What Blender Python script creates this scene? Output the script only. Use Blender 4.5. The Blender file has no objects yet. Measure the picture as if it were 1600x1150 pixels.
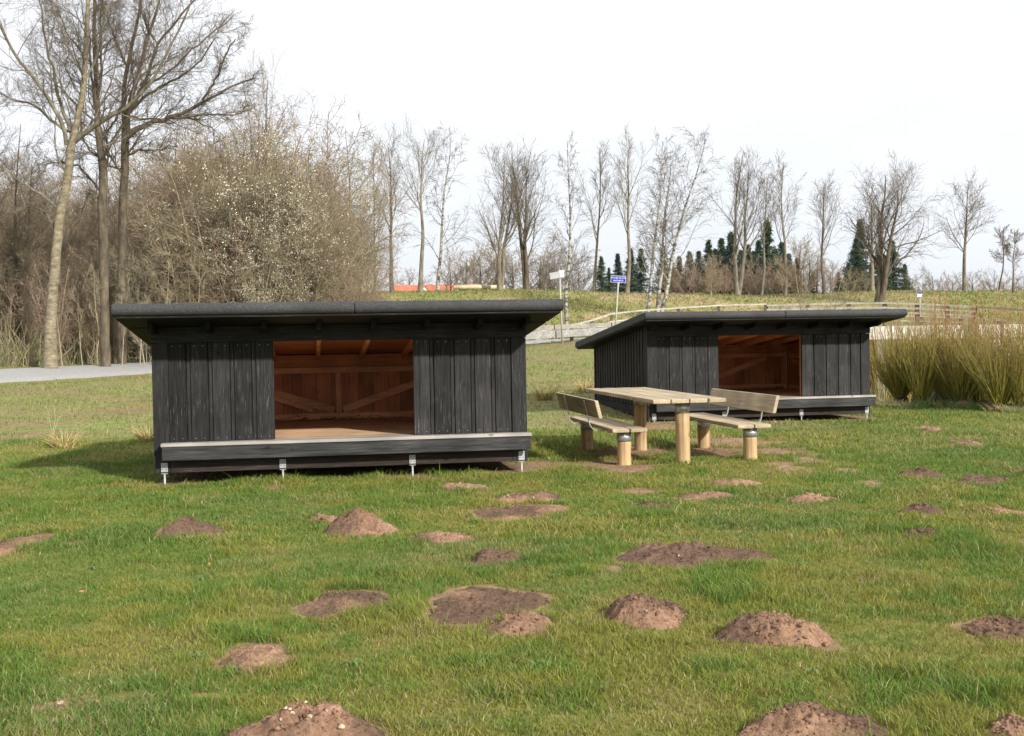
import bpy, math, random
import numpy as np
from mathutils import Vector, Matrix
random.seed(7)
RNG = np.random.default_rng(11)
scene = bpy.context.scene
COL = scene.collection
R_ = math.radians

# ------------------------------------------------------------ camera numbers
CF, CHY, CROLL, CH = 1839.4, 528.2, .0168, 1.49
CT = math.atan((575-CHY)/CF)
def ray(px, py):
    a, b = px-800, py-575
    c, s = math.cos(CROLL), math.sin(CROLL)
    u = c*a-s*b; v = s*a+c*b
    X = u/CF; up = -v/CF
    Y = math.cos(CT)+up*math.sin(CT); Z = up*math.cos(CT)-math.sin(CT)
    return X/Y, Z/Y
def atY(px, py, Y):
    a, b = ray(px, py); return Vector((a*Y, Y, CH+b*Y))

# ------------------------------------------------------------ noise
def _h(ix, iy, s):
    n = (ix.astype(np.int64)*374761393 + iy.astype(np.int64)*668265263 + s*1442695041) & 0xffffffff
    n = ((n ^ (n >> 13))*1274126177) & 0xffffffff
    n = n ^ (n >> 16)
    return (n & 0xffff)/65535.
def vn(x, y, s=0):
    x = np.asarray(x, float); y = np.asarray(y, float)
    ix = np.floor(x); iy = np.floor(y); fx = x-ix; fy = y-iy
    fx = fx*fx*(3-2*fx); fy = fy*fy*(3-2*fy)
    a = _h(ix, iy, s); b = _h(ix+1, iy, s); c = _h(ix, iy+1, s); d = _h(ix+1, iy+1, s)
    return (a*(1-fx)+b*fx)*(1-fy)+(c*(1-fx)+d*fx)*fy
def fbm(x, y, s=0, o=4):
    r = 0; a = .5; t = 0
    for k in range(o):
        r = r+a*vn(np.asarray(x)*2**k, np.asarray(y)*2**k, s+k*17); t += a; a *= .5
    return r/t
def sst(x, a, b):
    t = np.clip((np.asarray(x, float)-a)/(b-a), 0, 1); return t*t*(3-2*t)

# ------------------------------------------------------------ terrain
ROADP = np.array([(-40, 10, .1, .1), (-30, 18, .3, .12), (-20, 27, .55, .14), (-14.5, 32, .72, .15), (-11.8, 38, .76, .12), (-6, 43, 1.05, .05),
                  (1, 47, 1.36, 0), (5, 48.2, 1.52, 0), (10, 47.9, 1.64, 0), (20, 46.9, 1.64, 0), (30, 44, 1.6, 0), (45, 38, 1.5, 0)], float)
def resample(P, n):
    d = np.r_[0, np.cumsum(np.linalg.norm(np.diff(P[:, :2], axis=0), axis=1))]
    t = np.linspace(0, d[-1], n)
    Q = np.stack([np.interp(t, d, P[:, k]) for k in range(P.shape[1])], 1)
    for _ in range(12):
        Q[1:-1] = (Q[:-2]+Q[2:]+2*Q[1:-1])/4
    return Q
ROAD = resample(ROADP, 120)
RT = np.gradient(ROAD[:, :2], axis=0); RT /= np.linalg.norm(RT, axis=1)[:, None]
RN = np.stack([-RT[:, 1], RT[:, 0]], 1)         # points to the far side
def ground_z(x, y):
    x = np.asarray(x, float); y = np.asarray(y, float)
    sh = x.shape; x = x.ravel(); y = y.ravel()
    base = 1.42*np.clip((y-17)/31, 0, 1)
    base = base*sst(y, 15, 22)
    valley = sst(x, 4.5, 8.5)*sst(y, 24.3, 29)*(1-sst(y, 49.5, 56))
    right = sst(x, 2, 6)
    base = base*(1-right*(1-sst(y, 25, 50)))
    base = base*(1-valley)+valley*(-1.3)
    crest = np.interp(x, (-7, 3, 14, 25), (4.62, 4.45, 4.1, 4.0))
    bk = sst(y, 54, 78)
    z = base*(1-bk)+crest*bk
    z = z-sst(y, 82, 120)*1.1
    z = z+.55*(fbm(x*.13, y*.13, 5)-.5)*sst(y, 50, 60)+.10*(fbm(x*.35, y*.35, 9)-.5)*sst(y, 17, 24)
    z = z+.03*(fbm(x*.9, y*.9, 3)-.5)+.012*(fbm(x*5, y*5, 2, 3)-.5)*(1-sst(y, 20, 30))
    # bed of the road
    near = (y > 8) & (y < 62) & (np.abs(x) < 60)
    if near.any():
        xn, yn = x[near], y[near]
        d2 = (xn[:, None]-ROAD[None, :, 0])**2+(yn[:, None]-ROAD[None, :, 1])**2
        j = d2.argmin(1)
        s = (xn-ROAD[j, 0])*RN[j, 0]+(yn-ROAD[j, 1])*RN[j, 1]
        dd = np.abs(s)
        rz = ROAD[j, 2]+np.clip(s, -2.2, 2.2)/1.9*ROAD[j, 3]-.05
        w = 1-sst(dd, 2.2, 6.5)
        w = w*(1-sst(xn, 8.3, 9.3)*(1-sst(xn, 19.5, 21)))
        zz = z[near]; z[near] = zz*(1-w)+rz*w
    return z.reshape(sh)
def gz(x, y): return float(ground_z(np.array([x]), np.array([y]))[0])
def hit(px, py, zoff=0):
    a, b = ray(px, py)
    Y = np.linspace(3, 90, 3000)
    g = ground_z(a*Y, Y)+zoff; r = CH+b*Y
    k = np.argmax(r <= g)
    if r[k] > g[k]: k = len(Y)-1
    return Vector((a*Y[k], Y[k], g[k]-zoff))

# ------------------------------------------------------------ object helpers
def tagp(o, label=None, cat=None, group=None, kind=None):
    if label: o['label'] = label
    if cat: o['category'] = cat
    if group: o['group'] = group
    if kind: o['kind'] = kind
    return o
def root(name, label, cat, loc=(0, 0, 0), rz=0, group=None):
    o = bpy.data.objects.new(name, None); COL.objects.link(o)
    o.location = loc; o.rotation_euler = (0, 0, rz); o.empty_display_size = .2
    return tagp(o, label, cat, group)
def link(name, me, parent=None):
    o = bpy.data.objects.new(name, me); COL.objects.link(o)
    if parent: o.parent = parent
    return o
def copy_tree(o, parent=None):
    c = o.copy(); COL.objects.link(c)
    if parent: c.parent = parent
    for ch in list(o.children): copy_tree(ch, c)
    return c
def np_mesh(name, V, F, mats, C=None, mi=None, smooth=True):
    V = np.asarray(V, np.float32); F = np.asarray(F, np.int32); n = F.shape[1]
    me = bpy.data.meshes.new(name)
    me.vertices.add(len(V)); me.vertices.foreach_set('co', V.ravel())
    me.loops.add(F.size); me.loops.foreach_set('vertex_index', F.ravel())
    me.polygons.add(len(F)); me.polygons.foreach_set('loop_start', np.arange(0, F.size, n, dtype=np.int32))
    try: me.polygons.foreach_set('loop_total', np.full(len(F), n, np.int32))
    except Exception: pass
    for m in mats: me.materials.append(m)
    if mi is not None: me.polygons.foreach_set('material_index', np.asarray(mi, np.int32))
    if smooth: me.polygons.foreach_set('use_smooth', np.ones(len(F), bool))
    me.update(calc_edges=True)
    if C is not None:
        a = me.attributes.new('col', 'FLOAT_COLOR', 'POINT')
        CC = np.ones((len(V), 4), np.float32); CC[:, :3] = C; a.data.foreach_set('color', CC.ravel())
    return me
class MB:
    def __init__(s): s.v = []; s.f = []; s.c = []; s.m = []; s.sm = []
    def quadbox(s, p, col=(.5,)*3, m=0):
        """p: eight corners, bottom ring then top ring"""
        b = len(s.v); s.v += [tuple(q) for q in p]; s.c += [col]*8
        for f in ((0, 3, 2, 1), (4, 5, 6, 7), (0, 1, 5, 4), (1, 2, 6, 5), (2, 3, 7, 6), (3, 0, 4, 7)):
            s.f.append(tuple(b+i for i in f)); s.m.append(m); s.sm.append(False)
        return s
    def box(s, x0, x1, y0, y1, z0, z1, col=(.5,)*3, m=0):
        return s.quadbox([(x0, y0, z0), (x1, y0, z0), (x1, y1, z0), (x0, y1, z0), (x0, y0, z1), (x1, y0, z1), (x1, y1, z1), (x0, y1, z1)], col, m)
    def bar(s, a, b, w, h, col=(.5,)*3, up=(0, 0, 1), m=0):
        a = Vector(a); b = Vector(b); d = (b-a).normalized(); u = Vector(up)
        r = d.cross(u).normalized()*w/2; u2 = r.cross(d).normalized()*h/2
        return s.quadbox([a-r-u2, a+r-u2, b+r-u2, b-r-u2, a-r+u2, a+r+u2, b+r+u2, b-r+u2], col, m)
    def tube(s, pts, rad, n=12, col=(.5,)*3, cap=True, m=0, smooth=True):
        pts = [Vector(p) for p in pts]
        if not hasattr(rad, '__len__'): rad = [rad]*len(pts)
        b = len(s.v); prev = None
        for i, p in enumerate(pts):
            d = (pts[min(i+1, len(pts)-1)]-pts[max(i-1, 0)]).normalized()
            if prev is None: prev = d.orthogonal().normalized()
            r = (prev-d*prev.dot(d)).normalized(); prev = r; q = d.cross(r)
            for k in range(n):
                t = 2*math.pi*k/n; s.v.append(tuple(p+(r*math.cos(t)+q*math.sin(t))*rad[i])); s.c.append(col)
        for i in range(len(pts)-1):
            for k in range(n):
                s.f.append((b+i*n+k, b+i*n+(k+1) % n, b+(i+1)*n+(k+1) % n, b+(i+1)*n+k)); s.m.append(m); s.sm.append(smooth)
        if cap:
            s.f.append(tuple(b+k for k in reversed(range(n)))); s.f.append(tuple(b+(len(pts)-1)*n+k for k in range(n)))
            s.m += [m, m]; s.sm += [False, False]
        return s
    def extr(s, prof, x0, x1, col=(.5,)*3, m=0, smooth=False):
        """profile in (y,z), extruded in x"""
        b = len(s.v); n = len(prof)
        for x in (x0, x1):
            for (y, z) in prof: s.v.append((x, y, z)); s.c.append(col)
        for k in range(n):
            s.f.append((b+k, b+n+k, b+n+(k+1) % n, b+(k+1) % n)); s.m.append(m); s.sm.append(smooth)
        s.f.append(tuple(b+k for k in range(n))); s.f.append(tuple(b+n+k for k in reversed(range(n)))); s.m += [m, m]; s.sm += [False]*2
        return s
    def build(s, name, mats, parent=None, bevel=0):
        if not isinstance(mats, (list, tuple)): mats = [mats]
        me = bpy.data.meshes.new(name); me.from_pydata(s.v, [], s.f)
        for mm in mats: me.materials.append(mm)
        me.polygons.foreach_set('material_index', s.m); me.polygons.foreach_set('use_smooth', s.sm)
        a = me.attributes.new('col', 'FLOAT_COLOR', 'POINT')
        a.data.foreach_set('color', [x for c in s.c for x in (c[0], c[1], c[2], 1.)])
        me.update()
        o = link(name, me, parent)
        if bevel:
            md = o.modifiers.new('b', 'BEVEL'); md.width = bevel; md.segments = 2; md.limit_method = 'ANGLE'; md.angle_limit = R_(40)
        return o

# ------------------------------------------------------------ materials
def mat(name):
    m = bpy.data.materials.new(name); m.use_nodes = True
    nt = m.node_tree; nt.nodes.clear()
    out = nt.nodes.new('ShaderNodeOutputMaterial')
    return m, nt, out
def N(nt, t, **kw):
    n = nt.nodes.new(t)
    for k, v in kw.items():
        if k in n.inputs: n.inputs[k].default_value = v
        else: setattr(n, k, v)
    return n
def noise(nt, vec, scale, detail=4, rough=.6, sc=None):
    if sc:
        mp = N(nt, 'ShaderNodeMapping'); mp.inputs['Scale'].default_value = sc; nt.links.new(vec, mp.inputs['Vector']); vec = mp.outputs[0]
    n = N(nt, 'ShaderNodeTexNoise', Scale=scale, Detail=detail, Roughness=rough); nt.links.new(vec, n.inputs['Vector']); return n
def ramp(nt, fac, stops):
    r = N(nt, 'ShaderNodeValToRGB'); e = r.color_ramp.elements
    while len(e) < len(stops): e.new(.5)
    for i, (p, c) in enumerate(stops): e[i].position = p; e[i].color = (*c, 1) if len(c) == 3 else c
    nt.links.new(fac, r.inputs[0]); return r
def mul(nt, a, b, mode='MULTIPLY', fac=1.):
    m = N(nt, 'ShaderNodeMix', data_type='RGBA', blend_type=mode); m.inputs[0].default_value = fac
    nt.links.new(a, m.inputs[6]); nt.links.new(b, m.inputs[7]); return m.outputs[2]
def bump(nt, h, strength, dist):
    b = N(nt, 'ShaderNodeBump', Strength=strength, Distance=dist); nt.links.new(h, b.inputs['Height']); return b
G = lambda v: (v, v, v)
def wood(name, sc, lo=.55, hi=1.35, rough=.75, bs=.35, bd=.004, flecks=None, knots=True):
    """sc: scale of grain per axis (small along the board)"""
    m, nt, out = mat(name)
    tc = N(nt, 'ShaderNodeTexCoord'); at = N(nt, 'ShaderNodeAttribute', attribute_name='col')
    n1 = noise(nt, tc.outputs['Object'], 1, 6, .65, sc)
    n2 = noise(nt, tc.outputs['Object'], 2.3, 3, .5)
    r1 = ramp(nt, n1.outputs[0], [(.3, G(lo)), (.7, G(hi))])
    r2 = ramp(nt, n2.outputs[0], [(.3, G(.75)), (.7, G(1.2))])
    c = mul(nt, at.outputs['Color'], r1.outputs[0]); c = mul(nt, c, r2.outputs[0])
    if knots:
        v = N(nt, 'ShaderNodeTexVoronoi', Scale=1.0); mp = N(nt, 'ShaderNodeMapping'); mp.inputs['Scale'].default_value = tuple(3.2+x*.045 for x in sc)
        nt.links.new(tc.outputs['Object'], mp.inputs['Vector']); nt.links.new(mp.outputs[0], v.inputs['Vector'])
        rk = ramp(nt, v.outputs['Distance'], [(.05, G(.45)), (.13, G(1))]); c = mul(nt, c, rk.outputs[0])
    if flecks:
        nf = noise(nt, tc.outputs['Object'], 1, 5, .75, tuple(x*1.8 for x in sc)); nm = noise(nt, tc.outputs['Object'], 3.1, 2, .5)
        rf = ramp(nt, nf.outputs[0], [(.55, G(0)), (.68, G(1))]); rm = ramp(nt, nm.outputs[0], [(.42, G(0)), (.62, G(1))])
        fm = mul(nt, rf.outputs[0], rm.outputs[0])
        mx = N(nt, 'ShaderNodeMix', data_type='RGBA'); nt.links.new(fm, mx.inputs[0]); nt.links.new(c, mx.inputs[6]); mx.inputs[7].default_value = (*flecks, 1); c = mx.outputs[2]
    p = N(nt, 'ShaderNodeBsdfPrincipled', Roughness=rough); p.inputs['Specular IOR Level'].default_value = .15 if name.startswith('black') else .4; nt.links.new(c, p.inputs['Base Color'])
    b = bump(nt, n1.outputs[0], bs, bd); nt.links.new(b.outputs[0], p.inputs['Normal'])
    nt.links.new(p.outputs[0], out.inputs[0]); return m
def simple(name, c1, c2, scale, rough=.8, metal=0, bs=.3, bd=.01, detail=5, sc=None, contrast=(.35, .65)):
    m, nt, out = mat(name); tc = N(nt, 'ShaderNodeTexCoord')
    n = noise(nt, tc.outputs['Object'], scale, detail, .65, sc)
    r = ramp(nt, n.outputs[0], [(contrast[0], c1), (contrast[1], c2)])
    p = N(nt, 'ShaderNodeBsdfPrincipled', Roughness=rough, Metallic=metal); nt.links.new(r.outputs[0], p.inputs['Base Color'])
    if bs: b = bump(nt, n.outputs[0], bs, bd); nt.links.new(b.outputs[0], p.inputs['Normal'])
    nt.links.new(p.outputs[0], out.inputs[0]); return m
def attr_mat(name, rough=.8, trans=0., nsc=0, bs=0, spec=.3):
    m, nt, out = mat(name); at = N(nt, 'ShaderNodeAttribute', attribute_name='col'); c = at.outputs['Color']; nn = None
    if nsc:
        tc = N(nt, 'ShaderNodeTexCoord'); nn = noise(nt, tc.outputs['Object'], nsc, 6, .7)
        r = ramp(nt, nn.outputs[0], [(.3, G(.6)), (.7, G(1.4))]); c = mul(nt, c, r.outputs[0])
    p = N(nt, 'ShaderNodeBsdfPrincipled', Roughness=rough); p.inputs['Specular IOR Level'].default_value = spec; nt.links.new(c, p.inputs['Base Color'])
    if bs: b = bump(nt, nn.outputs[0], bs, .02); nt.links.new(b.outputs[0], p.inputs['Normal'])
    if trans:
        t = N(nt, 'ShaderNodeBsdfTranslucent'); nt.links.new(c, t.inputs[0]); mx = N(nt, 'ShaderNodeMixShader'); mx.inputs[0].default_value = trans
        nt.links.new(p.outputs[0], mx.inputs[1]); nt.links.new(t.outputs[0], mx.inputs[2]); nt.links.new(mx.outputs[0], out.inputs[0])
    else: nt.links.new(p.outputs[0], out.inputs[0])
    return m
M = {}
M['blackV'] = wood('black_wood_upright', (48, 48, 2.4), .35, 1.9, .62, .5, .004, flecks=(.13, .125, .12))
M['blackH'] = wood('black_wood_level', (2.4, 48, 48), .35, 1.9, .62, .5, .004, flecks=(.10, .095, .09))
M['blackY'] = wood('black_wood_depth', (55, 3.2, 55), .6, 1.4, .7, .5, .004)
M['orangeV'] = wood('larch_upright', (40, 40, 2.2), .7, 1.25, .6, .3, .003)
M['orangeH'] = wood('larch_level', (2.2, 40, 40), .7, 1.25, .6, .3, .003)
M['orangeY'] = wood('larch_depth', (40, 2.2, 40), .7, 1.25, .6, .3, .003)
M['deck'] = wood('weathered_deck', (1.8, 60, 60), .72, 1.2, .7, .4, .003)
M['plankY'] = wood('table_plank', (50, 1.6, 50), .58, 1.25, .65, .4, .003)
M['logZ'] = wood('round_post', (30, 30, .8), .42, 1.2, .65, .3, .004)
M['log_far'] = wood('grey_rail', (3, 12, 12), .7, 1.25, .8, .3, .01)
M['galv'] = simple('galvanised_steel', (.36, .38, .40), (.58, .60, .62), 26, .42, .75, .1, .002)
M['galv_light'] = simple('zinc_plate', (.30, .31, .31), (.42, .43, .43), 30, .5, .35, .05, .002)
M['hole'] = simple('bolt_hole', (.01, .01, .01), (.02, .02, .02), 10, .9, 0, 0)
def felt():
    m, nt, out = mat('roofing_felt'); tc = N(nt, 'ShaderNodeTexCoord')
    n = noise(nt, tc.outputs['Object'], 125, 3, .85); n2 = noise(nt, tc.outputs['Object'], 3, 4, .6)
    r = ramp(nt, n.outputs[0], [(.38, G(.008)), (.5, G(.028)), (.64, (.092, .095, .102))]); r2 = ramp(nt, n2.outputs[0], [(.3, G(.75)), (.7, G(1.2))])
    c = mul(nt, r.outputs[0], r2.outputs[0])
    p = N(nt, 'ShaderNodeBsdfPrincipled', Roughness=.8); nt.links.new(c, p.inputs['Base Color'])
    b = bump(nt, n.outputs[0], .7, .006); nt.links.new(b.outputs[0], p.inputs['Normal']); nt.links.new(p.outputs[0], out.inputs[0]); return m
M['felt'] = felt()
M['blades'] = attr_mat('grass_blades', .55, .35, spec=.35)
M['ground'] = attr_mat('ground_surface', .95, 0, 9, .8, spec=.1)
M['soil'] = attr_mat('mole_soil', .95, 0, 45, .9, spec=.1)
M['road'] = simple('pale_asphalt', (.24, .235, .225), (.34, .33, .32), 14, .9, 0, .2, .01)
M['bark_grey'] = simple('grey_bark', (.075, .063, .045), (.23, .20, .145), 6, .9, 0, .6, .03, sc=(1, 1, .35))
M['bark_brown'] = simple('brown_bark', (.045, .036, .025), (.14, .11, .07), 6, .9, 0, .6, .03, sc=(1, 1, .35))
M['bark_tan'] = simple('mossy_tan_bark', (.10, .085, .05), (.27, .225, .15), 5, .9, 0, .6, .03, sc=(1, 1, 2.2))
M['twig_row'] = simple('row_twigs', (.085, .068, .05), (.18, .145, .105), 1.0, .85, 0, 0)
M['twig_big'] = simple('big_tree_twigs', (.075, .058, .042), (.17, .135, .095), 1.0, .85, 0, 0)
M['stump'] = simple('dark_stump', (.02, .016, .012), (.08, .06, .045), 14, .95, 0, .8, .03)
M['twig_brown'] = simple('brown_twigs', (.15, .112, .07), (.30, .235, .15), 1.2, .85, 0, 0)
M['twig_red'] = simple('reddish_twigs', (.19, .13, .09), (.32, .235, .165), 1.2, .85, 0, 0)
M['twig_olive'] = simple('olive_twigs', (.155, .125, .075), (.30, .25, .155), 1.0, .85, 0, 0)
M['twig_tan'] = simple('tan_twigs', (.20, .16, .10), (.36, .31, .21), 1.0, .85, 0, 0)
M['twig_grey'] = simple('grey_twigs', (.13, .11, .09), (.26, .225, .18), 1.0, .85, 0, 0)
M['twig_dark'] = simple('dark_twigs', (.11, .095, .065), (.22, .19, .13), 1.0, .85, 0, 0)
def birch():
    m, nt, out = mat('birch_bark'); tc = N(nt, 'ShaderNodeTexCoord')
    n = noise(nt, tc.outputs['Object'], 1, 4, .7, (3, 3, 7)); n2 = noise(nt, tc.outputs['Object'], 1.2, 3, .6)
    r = ramp(nt, n.outputs[0], [(.42, (.05, .045, .04)), (.54, (.36, .34, .29)), (.8, (.50, .48, .43))]); r2 = ramp(nt, n2.outputs[0], [(.3, G(.7)), (.7, G(1))])
    c = mul(nt, r.outputs[0], r2.outputs[0])
    p = N(nt, 'ShaderNodeBsdfPrincipled', Roughness=.8); nt.links.new(c, p.inputs['Base Color']); nt.links.new(p.outputs[0], out.inputs[0]); return m
M['birch'] = birch()
M['petal'] = simple('white_blossom', (.50, .47, .36), (.72, .69, .57), 2, .7, 0, 0)
M['bud'] = simple('spring_buds', (.20, .20, .09), (.34, .31, .17), 2, .7, 0, 0)
M['needles'] = attr_mat('conifer_needles', .7, .1, spec=.2)
M['stem'] = attr_mat('willow_stems', .6, 0, spec=.3)
M['concrete'] = simple('pale_concrete', (.50, .48, .43), (.66, .64, .58), 2.5, .85, 0, .2, .01)
M['concrete_dark'] = simple('dark_concrete', (.14, .135, .12), (.30, .29, .26), 1.2, .9, 0, .2, .02)  # darker grey concrete for deck slab, pier and left abutment
M['rail_pale'] = simple('bleached_rail', (.26, .245, .215), (.42, .40, .35), 3, .85, 0, .2, .01)
M['post_brown'] = simple('brown_post', (.08, .05, .032), (.15, .10, .065), 5, .85, 0, .2, .01)
M['roof_tile'] = simple('red_tiles', (.42, .10, .055), (.55, .17, .10), 2, .8, 0, .2, .03)
M['plaster'] = simple('white_plaster', (.62, .60, .55), (.75, .73, .68), 2, .8, 0, 0)
M['glass_dark'] = simple('window_glass', (.03, .035, .04), (.06, .07, .08), 1, .15, 0, 0)
M['sign_blue'] = simple('blue_enamel', (.008, .015, .22), (.015, .028, .32), 4, .35, 0, 0)
M['sign_white'] = simple('white_enamel', (.72, .73, .76), (.82, .83, .85), 4, .4, 0, 0)
M['sign_grey'] = simple('grey_aluminium', (.48, .50, .50), (.60, .62, .62), 4, .5, .2, 0)
M['stone'] = simple('pale_stone', (.26, .20, .12), (.52, .43, .30), 60, .7, 0, .3, .003)
M['leaf_brown'] = attr_mat('dead_leaves', .8, .1)
M['leaf_green'] = attr_mat('green_leaves', .5, .3)

# ------------------------------------------------------------ mole hills and bare patches (positions measured on the lawn)
# px left, px right, py top, py bottom, kind (m = mound, f = flat patch, b = bare worn turf), label
HILLS = [
 (372, 588, 1086, 1195, 'm', 'largest reddish molehill with pale stones on it, in the foreground at the bottom edge'),
 (1178, 1362, 1083, 1175, 'm', 'wide rounded molehill at the bottom edge toward the right corner'),
 (1543, 1650, 1116, 1172, 'm', 'molehill cut off by the bottom right corner of the picture'),
 (340, 462, 1012, 1050, 'f', 'flat dark oval of bare soil behind the stony foreground molehill'),
 (468, 606, 926, 964, 'f', 'low smooth oval soil patch left of the widest flat patch'),
 (655, 860, 923, 972, 'f', 'widest flat soil patch, with a small molehill heaped on its front edge'),
 (763, 863, 951, 996, 'm', 'small mound heaped on the front edge of the widest flat soil patch'),
 (944, 1081, 925, 982, 'm', 'kidney shaped low molehill right of the widest flat soil patch'),
 (1135, 1277, 953, 1014, 'm', 'rough cloddy molehill right of centre in the foreground'),
 (1500, 1640, 970, 1001, 'm', 'long low molehill at the right edge of the foreground lawn'),
 (980, 1168, 838, 888, 'm', 'long spread out molehill on the lawn in front of the picnic table'),
 (732, 820, 855, 884, 'm', 'small crumbly dark molehill in mid lawn below the long flat patch'),
 (648, 735, 832, 850, 'm', 'very low worn molehill with an orange leaf on it'),
 (505, 614, 794, 840, 'm', 'tallest pointed molehill, on the lawn in front of the left shelter'),
 (486, 527, 802, 818, 'm', 'small low soil heap touching the left of the tallest molehill'),
 (248, 336, 806, 842, 'm', 'broken molehill standing alone in front of the left end of the left shelter'),
 (-15, 66, 838, 868, 'f', 'worn soil patch at the left edge of the lawn'),
 (782, 869, 764, 787, 'm', 'smooth oval molehill with a white pebble, right of the left shelter front'),
 (742, 872, 792, 813, 'f', 'long flat reddish soil patch in front of the oval molehill'),
 (687, 755, 756, 768, 'f', 'thin soil patch just in front of the left shelter foot'),
 (1065, 1147, 763, 781, 'm', 'low molehill in front of the front table post'),
 (1106, 1180, 746, 761, 'm', 'low soil heap between the table and the right bench, toward the viewer'),
 (995, 1050, 786, 798, 'f', 'small dark soil spot on the lawn below the left bench'),
 (1230, 1302, 770, 787, 'm', 'low soil heap on the lawn in front and right of the right bench'),
 (1405, 1469, 728, 747, 'm', 'farther left one of the dark molehills on the right lawn'),
 (1498, 1573, 736, 758, 'm', 'dark fresh cloddy molehill on the right lawn'),
 (1404, 1476, 783, 805, 'm', 'upper of two dark molehills stacked one before the other on the right lawn'),
 (1416, 1470, 821, 843, 'm', 'lower of two dark molehills stacked one before the other on the right lawn'),
 (1579, 1625, 727, 740, 'm', 'small molehill at the right edge of the lawn near the willows'),
 (1530, 1592, 794, 808, 'f', 'sunken dark soil spot in long grass at the right edge'),
 (1438, 1468, 667, 674, 'f', 'tiny soil spot on the far right lawn nearest the willows'),
 (1488, 1532, 690, 698, 'f', 'thin soil spot on the far right lawn below the willows'),
]
BARE = [  # cx, cy, half widths in px : worn turf (part of the ground)
 (1222, 728, 34, 11), (1264, 720, 26, 6), (835, 729, 50, 10), (930, 728, 90, 9), (1010, 706, 100, 7), (1150, 690, 90, 7), (1225, 705, 50, 6), (1000, 768, 30, 5), (430, 760, 22, 5),
 (1100, 705, 70, 8), (265, 757, 30, 4), (640, 745, 50, 5), (1340, 654, 40, 4), (1180, 655, 60, 4), (1452, 960, 12, 4), (1325, 737, 25, 5), (120, 850, 30, 5), (795, 735, 50, 6), (975, 735, 40, 6), (1365, 757, 20, 4),
 (200, 1090, 26, 6), (330, 1090, 30, 6), (90, 1102, 14, 4), (1300, 1015, 30, 8), (960, 890, 20, 5), (1030, 668, 50, 5)]
def ellipse_of(l, r, t, b, kind):
    cx = (l+r)/2
    Hb = hit(cx, b); Yn = Hb.y
    a = (r-l)/2*Yn/CF*1.17
    if kind == 'm':
        dep = a*.82; cy = Yn+dep*.95
        H = ((b-t)*cy/CF-2*dep*CH/cy*.42)*(.66 if (b-t)/(r-l) > .36 else .52)
        return ray(cx, b)[0]*cy, cy, a*1.03, dep, max(.035, H)
    Ht = hit(cx, t); cy = (Ht.y+Yn)/2
    return ray(cx, (t+b)/2)[0]*cy, cy, a, (Ht.y-Yn)/2*1.12, .02
HG = [ellipse_of(*h[:5]) for h in HILLS]
BG = []
for (cx, cy, hw, hh) in BARE:
    p0 = hit(cx, cy+hh); p1 = hit(cx, cy-hh); c = hit(cx, cy)
    BG.append((c.x, c.y, hw*c.y/CF, abs(p1.y-p0.y)/2))
def bare_mask(x, y, edge=.35):
    m = np.zeros_like(x)
    wob = (fbm(x*3.5, y*3.5, 21)-.5)*1.6
    for (cx, cy, a, b) in BG:
        d = ((x-cx)/a)**2+((y-cy)/b)**2
        m = np.maximum(m, 1-sst(np.sqrt(d)+wob, .55, 1.25))
    return m
def hill_mask(x, y, grow=1.):
    m = np.zeros(x.shape, bool)
    for (cx, cy, a, b, h) in HG:
        dx = (x-cx)/a; dy = (y-cy)/b
        th = np.arctan2(dy, dx); rr = 1+.16*np.sin(2*th+cx*7)+.10*np.sin(3*th+cy*5)+.07*np.sin(5*th+cx*3)
        m |= np.sqrt(dx*dx+dy*dy) < rr*grow*(.93+.14*vn(x*14, y*14, 8))
    return m

# ------------------------------------------------------------ shelters' places
SH = dict(W=4.0, D=3.14)
S1 = (-3.787, 12.376, 0., .1675)
S2 = (2.2195, 19.313, -.028, .212)
def to_local(S, x, y):
    dx = x-S[0]; dy = y-S[1]; c, s = math.cos(S[3]), math.sin(S[3])
    return dx*c+dy*s, -dx*s+dy*c

# ------------------------------------------------------------ ground sheet
def zone_color(x, y):
    """real albedo of the turf by place"""
    n1 = fbm(x*.55, y*.55, 31); n2 = fbm(x*2.1, y*2.1, 47); n3 = fbm(x*.9, y*2.4, 77)
    lawn = np.stack([.13+.08*n2, .13+.05*n1, .035+.025*n2], -1)
    dull = np.stack([.14+.09*n2, .155+.08*n1, .052+.03*n2], -1)
    bank = np.stack([.17+.10*n2, .175+.07*n1, .058+.03*n2], -1)
    brown = np.stack([.20+.05*n1, .135+.035*n1, .085+.02*n1], -1)
    tan = np.array([.36, .27, .16])[None, :]+0*lawn
    lx, ly = to_local(S1, x, y)
    fld = sst(y+.8*(n1-.5)+np.where(x > 0, -x*1.2, 0)*0, 18.0, 18.6)*(1-sst(x, 4.0, 6.5))
    bk = sst(y, 50, 56)
    c = lawn*(1-fld[..., None])+dull*fld[..., None]
    c = c*(1-bk[..., None])+bank*bk[..., None]
    w = (sst(n3, .56, .66)*.75*fld*(1-bk)+0)[..., None]; c = c*(1-w)+brown*w
    w = (sst(fbm(x*.22, y*.3, 88), .44, .56)*sst(n2, .3, .6)*bk*(1-sst(y, 74, 80))*.95*(1-sst(x, 12, 22)*.6))[..., None]; c = c*(1-w)+tan*w
    return c
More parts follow.
